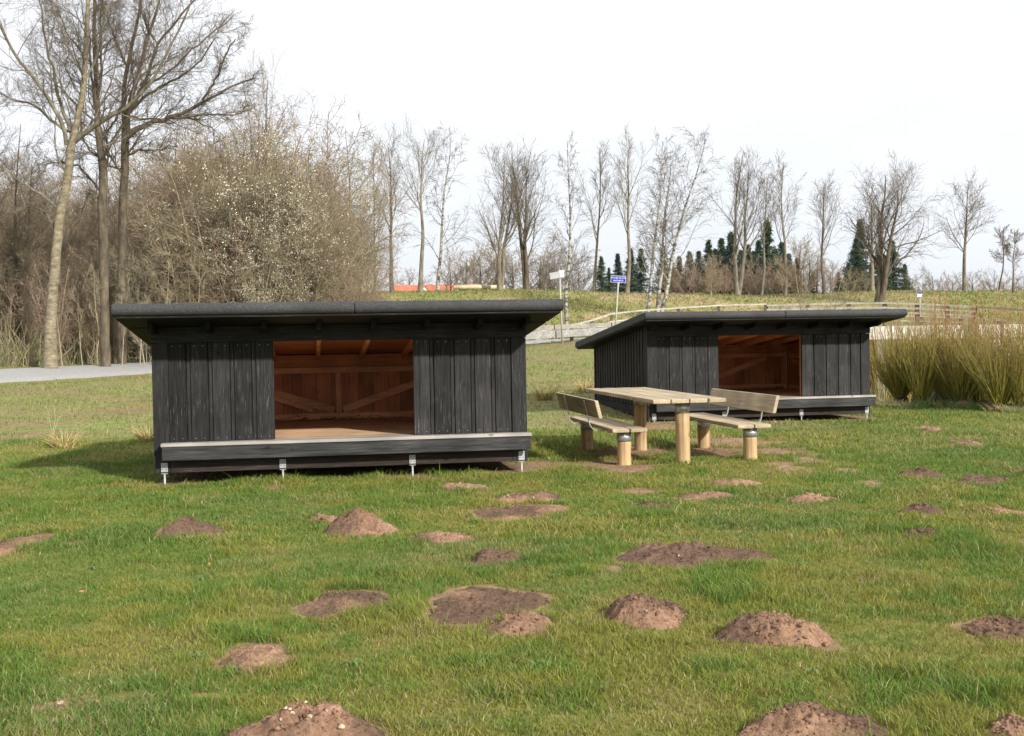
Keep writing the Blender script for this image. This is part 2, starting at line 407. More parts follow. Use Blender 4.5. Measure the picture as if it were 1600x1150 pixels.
def make_ground():
    xs = np.r_[-700, -450, -300, -200, -140, -100, -80, -65, -55, np.arange(-48, -16, .8), np.arange(-16, 16, .16), np.arange(16, 48, .8), 55, 65, 80, 100, 140, 200, 300, 450, 700]
    ys = np.r_[-60, -30, -15, -8, -4, -1, np.arange(1, 26, .16), np.arange(26, 60, .5), np.arange(60, 100, 1.2), 104, 110, 120, 135, 160, 200, 260, 350, 500, 800]
    X, Y = np.meshgrid(xs, ys)
    Z = ground_z(X, Y)
    bm = bare_mask(X.ravel(), Y.ravel()).reshape(X.shape)
    V = np.stack([X, Y, Z], -1).reshape(-1, 3)
    nx, ny = len(xs), len(ys)
    i = np.arange(nx-1)[None, :]+np.arange(ny-1)[:, None]*nx
    F = np.stack([i, i+1, i+1+nx, i+nx], -1).reshape(-1, 4)
    C = zone_color(X, Y)
    soil = np.array([.27, .165, .11])*(.75+.5*fbm(X*6, Y*6, 15))[..., None]
    C = C*(1-bm[..., None])+soil*bm[..., None]
    xx, yy = X.ravel(), Y.ravel(); hmk = np.zeros(len(xx))
    for (cx, cy, a, b, h) in HG: hmk = np.maximum(hmk, 1-sst(np.sqrt(((xx-cx)/a)**2+((yy-cy)/b)**2), 1.0, 1.25))
    hmk = (hmk*.75).reshape(X.shape)[..., None]; C = C*(1-hmk)+soil*hmk
    # darker brown earth colour within the footprints of the two shelters
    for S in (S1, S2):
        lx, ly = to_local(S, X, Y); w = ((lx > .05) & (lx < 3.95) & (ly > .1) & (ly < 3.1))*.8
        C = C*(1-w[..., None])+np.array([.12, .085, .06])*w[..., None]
    far = sst(Y, 90, 130)[..., None]
    C = C*(1-far)+np.array([.16, .17, .07])*far
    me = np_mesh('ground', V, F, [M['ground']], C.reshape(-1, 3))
    tagp(link('ground', me), 'mown lawn rising to a rough field and a grassy bank', kind='structure')
make_ground()

# ------------------------------------------------------------ grass blades
def blades(name, n, xr, yr, h, w, label, zone, seed, wfun=None, dens=None, lean=.85):
    rg = np.random.default_rng(seed)
    y = rg.uniform(yr[0], yr[1], n); x = rg.uniform(-1, 1, n)*(.50*y+1.0) if xr is None else rg.uniform(xr[0], xr[1], n)
    keep = ~hill_mask(x, y)
    keep |= (rg.random(n) < .02)
    bm = bare_mask(x, y); keep &= rg.random(n) > bm*.93
    for S in (S1, S2):
        lx, ly = to_local(S, x, y); keep &= ~((lx > .02) & (lx < 3.98) & (ly > .05) & (ly < 3.12) & (rg.random(n) < .97))
    d2 = ((x[:, None]-ROAD[None, ::2, 0])**2+(y[:, None]-ROAD[None, ::2, 1])**2).min(1) if yr[1] > 20 else np.full(n, 99.)
    keep &= d2 > 1.95**2
    if dens is not None: keep &= rg.random(n) < dens(x, y)
    x, y = x[keep], y[keep]; n = len(x)
    z = ground_z(x, y)-.004
    tuft = fbm(x*1.6, y*1.6, 61, 3); tuft2 = fbm(x*5.5, y*5.5, 62, 2)
    hh = h*(.5+.5*rg.random(n)**1.5)*(.7+.75*sst(tuft, .3, .75))*(.55+.9*tuft2)
    tall = rg.random(n) < .015; hh[tall] *= 1.8
    tc_ = vn(x*2.3, y*2.3, 64) > .80; hh[tc_] *= 1.45
    # longer grass that the mower misses
    for S in (S1, S2):
        lx, ly = to_local(S, x, y)
        e = (lx > -.3) & (lx < 4.3) & (ly > -.42) & (ly < .15); hh[e] *= 1.25
    for (cx, cy, a, b, H) in HG:
        if yr[0]-2 < cy < yr[1]+2:
            d = np.sqrt(((x-cx)/a)**2+((y-cy)/b)**2); e = (d < 1.35); hh[e] *= 1.15
    ww = w*(.6+.8*rg.random(n))
    th = rg.uniform(0, 2*np.pi, n); ln = hh*lean*(rg.random(n)*1.3+.15); la = rg.uniform(0, 2*np.pi, n)+.0
    sx, sy = np.cos(th)*ww/2, np.sin(th)*ww/2; dx, dy = np.cos(la)*ln, np.sin(la)*ln
    V = np.empty((n, 5, 3), np.float32)
    V[:, 0] = np.stack([x-sx, y-sy, z], 1); V[:, 1] = np.stack([x+sx, y+sy, z], 1)
    mz = z+hh*.62
    V[:, 2] = np.stack([x-sx*.8+dx*.35, y-sy*.8+dy*.35, mz], 1); V[:, 3] = np.stack([x+sx*.8+dx*.35, y+sy*.8+dy*.35, mz], 1)
    V[:, 4] = np.stack([x+dx, y+dy, z+hh*.96], 1)
    b = (np.arange(n)*5)[:, None]
    F = np.concatenate([b+np.array([[0, 1, 3]]), b+np.array([[0, 3, 2]]), b+np.array([[2, 3, 4]])], 0)
    n1 = fbm(x*.5, y*.5, 71); n2 = fbm(x*1.7, y*1.7, 72); r = rg.random(n)
    g = np.array([.092, .172, .020]); g2 = np.array([.155, .228, .036]); ye = np.array([.265, .245, .045]); st = np.array([.36, .29, .15]); bl = np.array([.085, .155, .055])
    a = r[:, None]
    C = g*(1-a)+g2*a
    wy = (sst(.4*n1+.35*n2+.25*vn(x*6, y*6, 5), .46, .62)*.95*(.4+.6*rg.random(n)))[:, None]; C = C*(1-wy)+ye*wy
    wb = (sst(n1, .60, .38)*.0+(1-sst(n1, .36, .5))*.22)[:, None]; C = C*(1-wb)+bl*wb
    ps = .05+.17*sst(n2, .5, .7)
    if zone == 'field': ps = .38+.3*sst(n2, .4, .6)
    if zone == 'bank': ps = .28+.6*sst(fbm(x*.22, y*.3, 88), .44, .56)*(1-sst(y, 74, 80))
    s = rg.random(n) < ps; C[s] = st*(.7+.5*rg.random(s.sum()))[:, None]
    if zone in ('field', 'bank'): C = C*.68+np.array([.18, .18, .065])*.32
    C = C*(.8+.4*rg.random(n))[:, None]
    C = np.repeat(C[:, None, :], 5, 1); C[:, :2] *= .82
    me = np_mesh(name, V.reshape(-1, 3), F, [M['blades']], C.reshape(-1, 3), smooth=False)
    return tagp(link(name, me), label, 'grass', kind='stuff')
fld_edge = lambda x, y: np.where(y > 18.3+.8*(fbm(x*.55, y*.55, 31)-.5), np.where(x > 5, 1, .0), 1)
blades('lawn_grass', 380000, None, (3.2, 8.5), .047, .0038, 'short green lawn grass nearest the viewer', 'lawn', 1)
blades('lawn_grass', 330000, None, (8.5, 15.0), .050, .0058, 'short green lawn grass around the shelters and table', 'lawn', 2)
blades('lawn_grass', 190000, None, (15.0, 26.0), .055, .009, 'green lawn grass behind the table and to the right', 'lawn', 3, dens=lambda x, y: fld_edge(x, y)*np.where((x > 5) & (y > 25), 0, 1))
blades('field_grass', 190000, (-22, 6.5), (18.0, 47.0), .065, .013, 'rough patchy grass between the lawn and the path', 'field', 4, dens=lambda x, y: (1-fld_edge(x, y)*(y < 19.5))*np.clip(1.4-y/40, .4, 1)*(.35+.65*sst(fbm(x*.9, y*2.4, 77), .62, .5)))
blades('bank_grass', 90000, (-25, 45), (50.0, 82.0), .13, .045, 'tufty green and straw coloured grass of the long bank', 'bank', 5, lean=.8)

# ------------------------------------------------------------ molehills
def molehill(i):
    l, r, t, b, kind, label = HILLS[i]; cx, cy, a, bb, H = HG[i]
    rg = np.random.default_rng(100+i)
    near = a*CF/cy > 60
    nr, na = (46, 110) if near else (22, 48)
    rr = np.linspace(0, 1, nr)**.9; th = np.linspace(0, 2*np.pi, na, endpoint=False)
    Rr, T = np.meshgrid(rr, th, indexing='ij')
    edge = 1+.16*np.sin(2*T+cx*7)+.10*np.sin(3*T+cy*5)+.10*(fbm(np.cos(T)*9+3, np.sin(T)*9+i, 6)-.5)*2+.07*np.sin(5*T+cx*3)+.05*(fbm(np.cos(T)*4+9, np.sin(T)*4+i, 5)-.5)
    ox, oy = rg.uniform(-.2, .2), rg.uniform(-.15, .15)
    x = a*Rr*edge*np.cos(T); y = bb*Rr*edge*np.sin(T)
    lx = x/a-ox*(1-Rr); ly = y/bb-oy*(1-Rr)
    q = Rr
    prof = (1-q**2.6)**.9 if kind == 'm' else (1-q**3)*.9
    s = 1/max(a, .12)
    wx, wy = x+cx, y+cy
    big = fbm(wx*1.3*s, wy*1.3*s, 200+i, 2); lum = fbm(wx*9, wy*9, 300+i, 4); fine = fbm(wx*38, wy*38, 400+i, 3)
    z = H*prof*(.30+.85*big)+(1-q**4)*((lum-.42)*(.85*H+.030)+(fine-.5)*.034)+.004
    if kind == 'm': z = z+H*(.16 if i != 13 else .32)*np.exp(-(((x/a-ox)/.42)**2+((y/bb-oy)/.42)**2))-H*.03
    z = z*(1-q**8)-.012*q**8+(ground_z(wx, wy)-gz(cx, cy))
    V = np.stack([x, y, z], -1).reshape(-1, 3)
    k = np.arange(na); F = []
    for j in range(nr-1): F.append(np.stack([j*na+k, (j+1)*na+k, (j+1)*na+(k+1) % na, j*na+(k+1) % na], 1))
    F = np.concatenate(F)
    dark = np.array([.125, .080, .055]); mid = np.array([.265, .158, .102]); light = np.array([.37, .235, .155])
    mo = fbm(wx*2.2, wy*2.2, 500+i, 3); 
    fr = .15 if i in (24, 25, 26, 27, 28, 11) else .5
    if kind == 'f': fr = .45
    w = np.clip(sst(mo+(fr-.5), .32, .66)+.25*(lum-.5), 0, 1).reshape(-1, 1)
    C = dark*(1-w)+mid*w; w2 = (sst(mo, .55, .8)*.7).reshape(-1, 1)*(.3+fr); C = C*(1-w2)+light*w2
    C = C*(.8+.4*fine.reshape(-1, 1))
    # clods
    nc = (700 if kind == 'm' else 260) if near else 90
    Vs, Fs, Cs = [V], [F], [C]; off = len(V)
    oct_ = np.array([(1, 0, 0), (0, 1, 0), (-1, 0, 0), (0, -1, 0), (0, 0, 1), (0, 0, -1)], float)
    of = np.array([(0, 1, 4, 4), (1, 2, 4, 4), (2, 3, 4, 4), (3, 0, 4, 4)])
    # clods as squashed lumps of two rings
    rings = []
    for zz, r0 in ((-.6, .75), (0, 1), (.55, .7), (.8, .25)):
        for kk in range(6): rings.append((r0*math.cos(kk*math.pi/3), r0*math.sin(kk*math.pi/3), zz))
    rings = np.array(rings); rf = np.array([(j*6+kk, j*6+(kk+1) % 6, (j+1)*6+(kk+1) % 6, (j+1)*6+kk) for j in range(3) for kk in range(6)]+[(18, 19, 20, 21), (18, 21, 22, 23)])
    for c in range(nc):
        j = int((rg.random()**.7)*(nr-2)); kk = rg.integers(na)
        p = V[j*na+kk].copy()
        if rg.random() < .12: p[:2] *= rg.uniform(1, 1.15); p[2] = .004
        sz = rg.uniform(.002, .006) if rg.random() < .93 else rg.uniform(.006, .014)
        if not near: sz *= 1.6
        q_ = rings*(1+1.1*(rg.random(rings.shape)-.5)); q_ = q_*np.array([1, rg.uniform(.7, 1.2), rg.uniform(.6, .9)])*sz
        an = rg.uniform(0, 6.28); ca, sa = math.cos(an), math.sin(an)
        q_ = np.stack([q_[:, 0]*ca-q_[:, 1]*sa, q_[:, 0]*sa+q_[:, 1]*ca, q_[:, 2]], 1)+p+np.array([0, 0, sz*.2])
        Vs.append(q_); Fs.append(rf+off); off += 24
        cc = C[j*na+kk]*rg.uniform(.6, 1.35); Cs.append(np.tile(cc, (24, 1)))
    me = np_mesh('molehill', np.concatenate(Vs), np.concatenate(Fs), [M['soil']], np.concatenate(Cs))
    nm, ct = ('molehill', 'molehill') if kind == 'm' else ('soil_patch', 'soil patch')
    o = link(nm, me); o.location = (cx, cy, gz(cx, cy))
    return tagp(o, label, ct, 'molehills on the lawn' if kind == 'm' else 'flat soil patches on the lawn')
HO = [molehill(i) for i in range(len(HILLS))]

def pebble(px, py, size, label, grp, col='stone', name='pebble', flat=.7):
    """small stone sitting on the surface of the mound or the lawn"""
    bpy_pt = hit(px, py)
    best = bpy_pt
    for i, o in enumerate(HO):
        cx, cy, a, b, H = HG[i]
        if HILLS[i][4] != 'm' and abs(bpy_pt.x-cx) < a and abs(bpy_pt.y-cy) < b: best = Vector((bpy_pt.x, bpy_pt.y, bpy_pt.z+.02))
        if HILLS[i][0]-2 < px < HILLS[i][1]+2 and HILLS[i][2]-3 < py < HILLS[i][3]+3:
            mp = np.empty(len(o.data.vertices)*3, np.float32); o.data.vertices.foreach_get('co', mp); mp = mp.reshape(-1, 3)+np.array(o.location)
            ra, rb = ray(px, py); d = np.abs(mp[:, 0]-ra*mp[:, 1])+np.abs(mp[:, 2]-CH-rb*mp[:, 1]); k = np.argsort(d)[:6]; k = k[np.argmin(mp[k, 1])]
            best = Vector(mp[k]); break
    rg = random.Random(int(px*7+py)); size *= .8
    import bmesh
    bm = bmesh.new(); bmesh.ops.create_icosphere(bm, subdivisions=2, radius=1)
    for v in bm.verts:
        n = v.co.normalized(); k = 1+.22*math.sin(3*n.x+rg.random()*.2+px)+.15*math.cos(4*n.y+py)+rg.uniform(-.04, .04)
        v.co = Vector((n.x*k*size, n.y*k*size*.8, n.z*k*size*flat))
    me = bpy.data.meshes.new(name); bm.to_mesh(me); bm.free(); me.materials.append(M[col])
    for p in me.polygons: p.use_smooth = True
    o = link(name, me); o.location = best+Vector((0, 0, size*.25)); o.rotation_euler = (0, 0, rg.uniform(0, 3))
    return tagp(o, label, 'stone', grp)
gs = 'small stones on the molehills'
pebble(486, 1123, .020, 'whitish grey stone, biggest on the large foreground molehill', gs)
pebble(477, 1086, .009, 'yellowish pebble on the very top of the large foreground molehill', gs)
pebble(446, 1107, .010, 'pale pebble left of the cluster on the large foreground molehill', gs)
pebble(453, 1109, .010, 'upper pebble in the cluster of three on the foreground molehill', gs)
pebble(456, 1113, .009, 'middle pebble in the cluster of three on the foreground molehill', gs)
pebble(459, 1114, .008, 'lower pebble in the cluster of three on the foreground molehill', gs)
pebble(439, 1125, .010, 'round cream pebble low on the left of the foreground molehill', gs)
pebble(511, 1111, .008, 'small pink pebble right of centre on the foreground molehill', gs)
pebble(534, 1135, .017, 'reddish stone low on the right of the foreground molehill', gs)
pebble(832, 778, .016, 'white pebble on the smooth oval molehill', gs)
pebble(1060, 867, .014, 'pale pebble on the long spread out molehill', gs)
pebble(1009, 954, .010, 'white pebble in the middle of the kidney shaped molehill', gs)
pebble(857, 717, .028, 'cream coloured stone in grass right of the left shelter', 'loose stones in the grass')
pebble(1210, 660, .030, 'pale stone in grass behind the right bench', 'loose stones in the grass')
pebble(94, 1102, .022, 'grey white stone lying in the grass at bottom left', 'loose stones in the grass', flat=.4)
pebble(1454, 700, .02, 'white daisy like speck of stone on the far right lawn', 'loose stones in the grass')

# ------------------------------------------------------------ shelter
BK = (.0185, .0180, .0178); BK2 = (.0095, .0095, .010); ORG = (.50, .195, .080); ORG2 = (.72, .36, .17)
def jit(c, a=.2, rg=random): k = 1+rg.uniform(-a, a); return tuple(x*k for x in c)
def shelter(S, label):
    W, D = SH['W'], SH['D']; rg = random.Random(3)
    t = root('shelter', label, 'shelter', (S[0], S[1], S[2]), S[3], 'black wooden camping shelters')
    ZB, ZD, ZHB, ZHT = .126, .448, 1.498, 1.667; sl = .114; RT_, OF, OB, OX = .125, .76, .335, .28
    ztop = lambda y: 1.90-sl*(y+OF)
    zun = lambda y: ztop(y)-RT_
    o1, o2 = 1.245, 2.754
    # corner posts
    for (x0, x1, y0, y1) in ((0, .165, 0, .12), (W-.165, W, 0, .12), (0, .07, D-.07, D), (W-.07, W, D-.07, D)):
        m = MB(); m.box(x0, x1, y0, y1, ZB, ZHB-.002 if y0 == 0 else zun(D)-.02, jit(BK, .2, rg)); m.build('corner_post', M['blackV'], t, .005)
    # header over the front
    m = MB(); m.box(-.004, W+.004, -.012, .10, ZHB, ZHT, BK); hb = m.build('header_beam', M['blackH'], t, .005)
    # front panels: board on board
    def panel(xa, xb):
        m = MB(); x = xa; m.box(xa, xb, .045, .062, ZD, ZHB+.03, jit(BK2, .1, rg))
        m.box(xa+.01, xb-.012, .066, .08, ZD+.003, ZHB+.02, ORG, 1)
        first = True
        while x < xb-.03:
            w = min(.172, xb-x); off = rg.uniform(-.004, .004)
            m.box(x, x+w, .018+off, .043, ZD+.002, ZHB-.001, jit(BK, .38, rg))
            if x+.226 < xb+.06:
                m.box(x+w+.012, min(x+.218, xb), .034, .0445, ZD+.002, ZHB-.001, jit(BK, .25, rg))
            x += .226
        for k in range(int((xb-xa)/.226)+1):      # screw heads
            for z in (ZD+.035, ZHB-.035):
                for dx in (.04, .13):
                    xx = xa+k*.226+dx
                    if xx < xb-.01: m.tube([(xx, .0165, z), (xx, .0125, z)], .0035, 6, (.5, .5, .5), m=2)
        return m.build('front_panel', [M['blackV'], M['orangeV'], M['galv']], t)
    panel(.168, o1); panel(o2, W-.168)
    # jambs of the opening
    for x0 in (o1-.048, o2+.003):
        m = MB(); m.box(x0, x0+.045, .082, .12, ZD+.001, ZHB+.05, jit(ORG, .1, rg)); m.build('jamb', M['orangeV'], t, .003)
    # side walls
    for side in (0, 1):
        m = MB(); y = .121
        xo = 0 if side == 0 else W
        s_ = 1 if side == 0 else -1
        def slab(ya, yb, xa, xb, z0, col, mi=0, drop=.0):
            X0, X1 = sorted((xa, xb))
            m.quadbox([(X0, ya, z0), (X1, ya, z0), (X1, yb, z0), (X0, yb, z0), (X0, ya, zun(ya)-drop), (X1, ya, zun(ya)-drop), (X1, yb, zun(yb)-drop), (X0, yb, zun(yb)-drop)], col, mi)
        slab(.121, D-.121, xo+s_*.036, xo+s_*.05, ZB+.26, jit(BK2, .1, rg), 0, .004)
        slab(.13, D-.085, xo+s_*.054, xo+s_*.068, ZD+.003, ORG, 1, .03)
        while y < D-.14:
            w = min(.105, D-.121-y)
            slab(y, y+w, xo+s_*.008, xo+s_*.033, ZB+.22, jit(BK, .3, rg), 0, .002); y += .155
        m.build('side_wall', [M['blackV'], M['orangeV']], t)
        m = MB(); m.box(*sorted((xo-s_*.0, xo+s_*.034)), .124, D-.124, ZB+.03, ZB+.212, jit(BK, .2, rg)); m.build('side_sill', M['blackY'], t, .004)
        # inside rails and brace
        m = MB(); xi = xo+s_*.07; X0, X1 = sorted((xi, xi+s_*.045))
        m.box(X0, X1, .14, D-.2, ZD+.002, ZD+.07, jit(ORG2, .1, rg)); m.box(X0, X1, .14, D-.2, ZD+.60, ZD+.69, jit(ORG2, .1, rg))
        m.bar((xi+s_*.022, .2, ZD+.10), (xi+s_*.022, D-.35, ZD+.56), .04, .085, jit(ORG2, .1, rg), up=(0, 0, 1))
        m.build('side_brace', M['orangeY'], t, .003)
    # back wall
    m = MB(); x = .124
    m.box(.124, W-.124, D-.03, D-.012, ZB+.2, zun(D)-.01, BK2)
    while x < W-.14:
        w = min(.16, W-.124-x); m.box(x, x+w, D-.010, D+.012, ZB+.2, zun(D)-.01, jit(BK, .25, rg)); x += .226
    x = .072
    while x < W-.075:
        w = min(rg.choice((.16, .12, .2)), W-.072-x); dy = rg.uniform(0, .012)
        m.box(x, x+w-.005, D-.062-dy, D-.034, ZD+.003, ZD+.64, jit(ORG, .28, rg), 1); x += w
    z = ZD+.70
    while z < zun(D)-.03:
        z2 = min(z+.165, zun(D)-.011); dy = rg.uniform(0, .006); m.box(.072, W-.072, D-.08-dy, D-.034, z, z2-.004, jit(ORG, .16, rg), 2); z += .165
    m.build('back_wall', [M['blackV'], M['orangeV'], M['orangeH']], t)
    m = MB(); m.box(.13, W-.13, D-.135, D-.075, ZD+.62, ZD+.70-.003, jit(ORG2, .06, rg)); m.build('back_rail', M['orangeH'], t, .003)
    m = MB(); m.box(.13, W-.13, D-.135, D-.076, ZD+.002, ZD+.085, jit(ORG2, .06, rg)); m.build('back_rail', M['orangeH'], t, .003)
    m = MB(); m.box(W/2-.035, W/2+.035, D-.133, D-.076, ZD+.087, ZD+.618, ORG2); m.build('back_stud', M['orangeV'], t, .003)
    for (xa, za, xb, zb) in ((W/2-.06, ZD+.125, W/2-1.45, ZD+.56), (W/2+.06, ZD+.125, W/2+1.45, ZD+.60)):
        m = MB(); m.bar((xa, D-.112, za), (xb, D-.112, zb), .045, .095, jit(ORG2, .06, rg)); m.build('back_brace', M['orangeH'], t, .003)
    m = MB(); m.bar((W/2-.35, D-.155, ZD+.13), (W/2-1.35, D-.155, ZD+.48), .03, .06, jit(ORG2, .1, rg)); m.build('back_brace', M['orangeH'], t, .003)
    # rafters
    for k in range(8):
        x = .02+.5657*k; x = min(x, W-.07)
        m = MB(); h = .10
        def rf(ya, yb, col, mi):
            m.quadbox([(x, ya, zun(ya)-h), (x+.05, ya, zun(ya)-h), (x+.05, yb, zun(yb)-h), (x, yb, zun(yb)-h),
                       (x, ya, zun(ya)-.022), (x+.05, ya, zun(ya)-.022), (x+.05, yb, zun(yb)-.022), (x, yb, zun(yb)-.022)], col, mi)
        rf(-.42, -.0125, BK2, 0)
        if 0 < k < 7: rf(.102, D-.09, jit(ORG2, .12, rg), 1)
        m.build('rafter', [M['blackY'], M['orangeY']], t)
    # soffit (outside) and ceiling (inside) boards
    m = MB()
    def lay(ya, yb, xa, xb, col, mi):
        m.quadbox([(xa, ya, zun(ya)-.02), (xb, ya, zun(ya)-.02), (xb, yb, zun(yb)-.02), (xa, yb, zun(yb)-.02),
                   (xa, ya, zun(ya)-.001), (xb, ya, zun(ya)-.001), (xb, yb, zun(yb)-.001), (xa, yb, zun(yb)-.001)], col, mi)
    y = -OF+.05
    while y < -.02: lay(y, y+.14, -OX+.03, W+OX-.03, jit(BK2, .2, rg), 0); y += .145
    lay(.1, D+OB-.06, -OX+.03, -.004, BK2, 0); lay(.1, D+OB-.06, W+.004, W+OX-.03, BK2, 0); lay(D+.015, D+OB-.06, 0, W, BK2, 0)
    y = .105
    while y < D-.1: lay(y, min(y+.15, D-.04), .075, W-.075, jit(ORG, .2, rg), 1); y += .155
    m.build('roof_boards', [M['blackH'], M['orangeH']], t)
    # felt roof with rolled edges
    prof = []; r = RT_/2; y0 = -OF; y1 = D+OB
    for k in range(11):
        a = math.pi/2+math.pi*k/10; prof.append((y0+r+r*math.cos(a), ztop(y0+r)-r+r*math.sin(a)))
    for k in range(11):
        a = -math.pi/2+math.pi*k/10; prof.append((y1-r+r*math.cos(a), ztop(y1-r)-r+r*math.sin(a)))
    m = MB(); seams = (-OX+.0, 2.1, W+OX)
    for a_, b_ in zip(seams[:-1], seams[1:]):
        m.extr(prof, a_, b_, jit((.5, .5, .5), .05, rg))
        if b_ < W: # overlap of the next strip
            m.extr([(y*1+0, z+.0) for y, z in [(p[0]+(.001 if p[0] > 0 else -.0012), p[1]+(.0015 if q < 6 or q > 16 else -.001)) for q, p in enumerate(prof)]], b_-.0, b_+.09, (.5,)*3)
    o = m.build('roof', M['felt'], t)
    md = o.modifiers.new('b', 'BEVEL'); md.width = .02; md.segments = 3; md.limit_method = 'ANGLE'; md.angle_limit = R_(60)
    # deck, fascia, sills
    m = MB(); y = -.171; k = 0
    greys = ((.33, .30, .275), (.33, .29, .25), (.36, .30, .23), (.36, .27, .185))
    while y < D-.15:
        w = .118 if k else .15
        c = greys[k] if k < 4 else (.56, .36, .21)
        xa, xb = (.09, W-.0+.02) if k == 0 else ((.17, W-.17) if y < .1 else (.125, W-.125))
        m.box(xa, xb, y, min(y+w-.006, D-.08), ZD-.034, ZD+(-.003 if k else 0), jit(c, .1, rg)); y += w; k += 1
    m.build('deck', M['deck'], t, .004)
    m = MB(); m.box(.10, W+.01, -.158, -.118, ZD-.18, ZD-.036, jit((.030, .0295, .029), .05, rg)); fb = m.build('fascia_board', M['blackH'], t, .004)
    m = MB(); m.box(.168, W-.168, .0, .10, ZB, ZD-.19, (.026, .019, .016)); m.box(.168, W-.168, .02, .1, ZD-.188, ZD-.037, BK2); m.build('sill_beam', M['blackH'], t, .004)
    for y in (1.2, 2.3, D-.02):
        m = MB(); m.box(.03, W-.03, y-.10, y-.02, ZB+.02, ZD-.04, BK2); m.build('floor_joist', M['blackH'], t)
    # ground anchors: plate and rod
    for (x, y) in ((.105, -.006), (1.33, -.006), (2.72, -.006), (3.93, -.006), (.1, D-.1), (W-.1, D-.1)):
        m = MB(); m.box(x-.034, x+.034, y-.006, y+.002, ZB+.012, ZB+.108, (.6,)*3)
        m.box(x-.034, x+.034, y-.012, y+.07, ZB-.006, ZB-.001, (.6,)*3)
        pl = m.build('anchor_plate', M['galv_light'], t, .001)
        m = MB()
        for dx, dz in ((-.018, .03), (.018, .03), (-.018, .075), (.018, .08), (0, .055)): m.tube([(x+dx, y-.0062, ZB+dz+.01), (x+dx, y-.009, ZB+dz+.01)], .005, 8)
        m.build('bolt', M['hole'], pl)
        m = MB(); m.tube([(x, y, ZB-.005), (x, y, -.12)], .011, 10); m.build('anchor_rod', M['galv_light'], pl)
    return t
sh1 = shelter(S1, 'nearer and larger looking black board shelter with open middle and pale deck edge')
sh2 = copy_tree(sh1); sh2.location = (S2[0], S2[1], S2[2]); sh2.rotation_euler = (0, 0, S2[3])
sh2['label'] = 'farther black board shelter behind the picnic table, its shaded left side showing'
for ch in list(sh2.children):
    pass
# dead leaves blown against the back wall inside
def litter(S, seed, label):
    rg = np.random.default_rng(seed); V = []; F = []; C = []
    n = 420
    for k in range(n):
        x = rg.uniform(.2, 3.8); y = SH['D']-.14-abs(rg.normal(0, .07)); z = .452+rg.random()**2*.045*(.4+1.2*vn(np.array([x*3]), np.array([1.]), 5)[0])
        s = rg.uniform(.012, .026); a = rg.uniform(0, 6.28); e = rg.uniform(-.6, .6, 2)
        b = len(V)
        for (p, q) in ((-1, 0), (0, -.5), (1, 0), (0, .5)):
            V.append((x+s*(p*math.cos(a)-q*math.sin(a)), y+s*(p*math.sin(a)+q*math.cos(a)), z+s*(.3*abs(p)*e[0]+q*e[1])+.006))
            C.append(np.array((.09, .045, .025))*rg.uniform(.5, 1.6))
        F.append((b, b+1, b+2, b+3))
    me = np_mesh('leaf_litter', V, F, [M['leaf_brown']], np.array(C), smooth=False); o = link('leaf_litter', me); o.location = S[:3]; o.rotation_euler = (0, 0, S[3])
    tagp(o, label, 'leaves', kind='stuff')
litter(S1, 1, 'dry brown leaves along the back inside the nearer shelter'); litter(S2, 2, 'dry brown leaves along the back inside the farther shelter')

# ------------------------------------------------------------ picnic table and benches
PL = (.38, .30, .19); PE = (.66, .46, .24); LG = (.50, .34, .17)
def post(parent, x, y, ztop, rad, cap, rg):
    m = MB(); pts = [(x+rg.uniform(-.003, .003), y, z) for z in (-.15, .0, ztop*.33, ztop*.66, ztop-cap)]
    m.tube(pts, [rad*1.02, rad*1.01, rad*rg.uniform(.97, 1.0), rad*.98, rad*.98], 28, jit(LG, .08, rg))
    o = m.build('leg', M['logZ'], parent)
    m = MB(); m.tube([(x, y, ztop-cap), (x, y, ztop)], rad*1.04, 28, (.5,)*3); m.build('steel_sleeve', M['galv'], o)
    m = MB(); m.box(x-rad*1.4, x+rad*1.4, y-.03, y+.03, ztop+.0005, ztop+.008, (.5,)*3); m.build('mounting_plate', M['galv'], o)
def plank(m, x0, x1, y0, y1, z0, z1, rg, n=1):
    m.box(x0, x1, y0, y1, z0, z1, jit(PL, .12, rg))
rg = random.Random(5)
YAW = .172
tb = root('picnic_table', 'long pale four plank picnic table on two thick round wooden posts with steel sleeves', 'picnic table', (1.965, 13.62, 0), YAW)
HT = .765
for k in range(4):
    m = MB(); x = -.43+k*.219; plank(m, x, x+.205, -.27+rg.uniform(-.004, .004), 3.0, HT-.048, HT, rg); m.build('tabletop_plank', M['plankY'], tb, .008)
for y in (0, 1.75): post(tb, 0, y, HT-.058, .083, .115, rg)
m = MB(); m.box(-.04, .04, -.12, 2.6, HT-.0575, HT-.0495, (.5,)*3); m.build('steel_beam', M['galv'], tb)
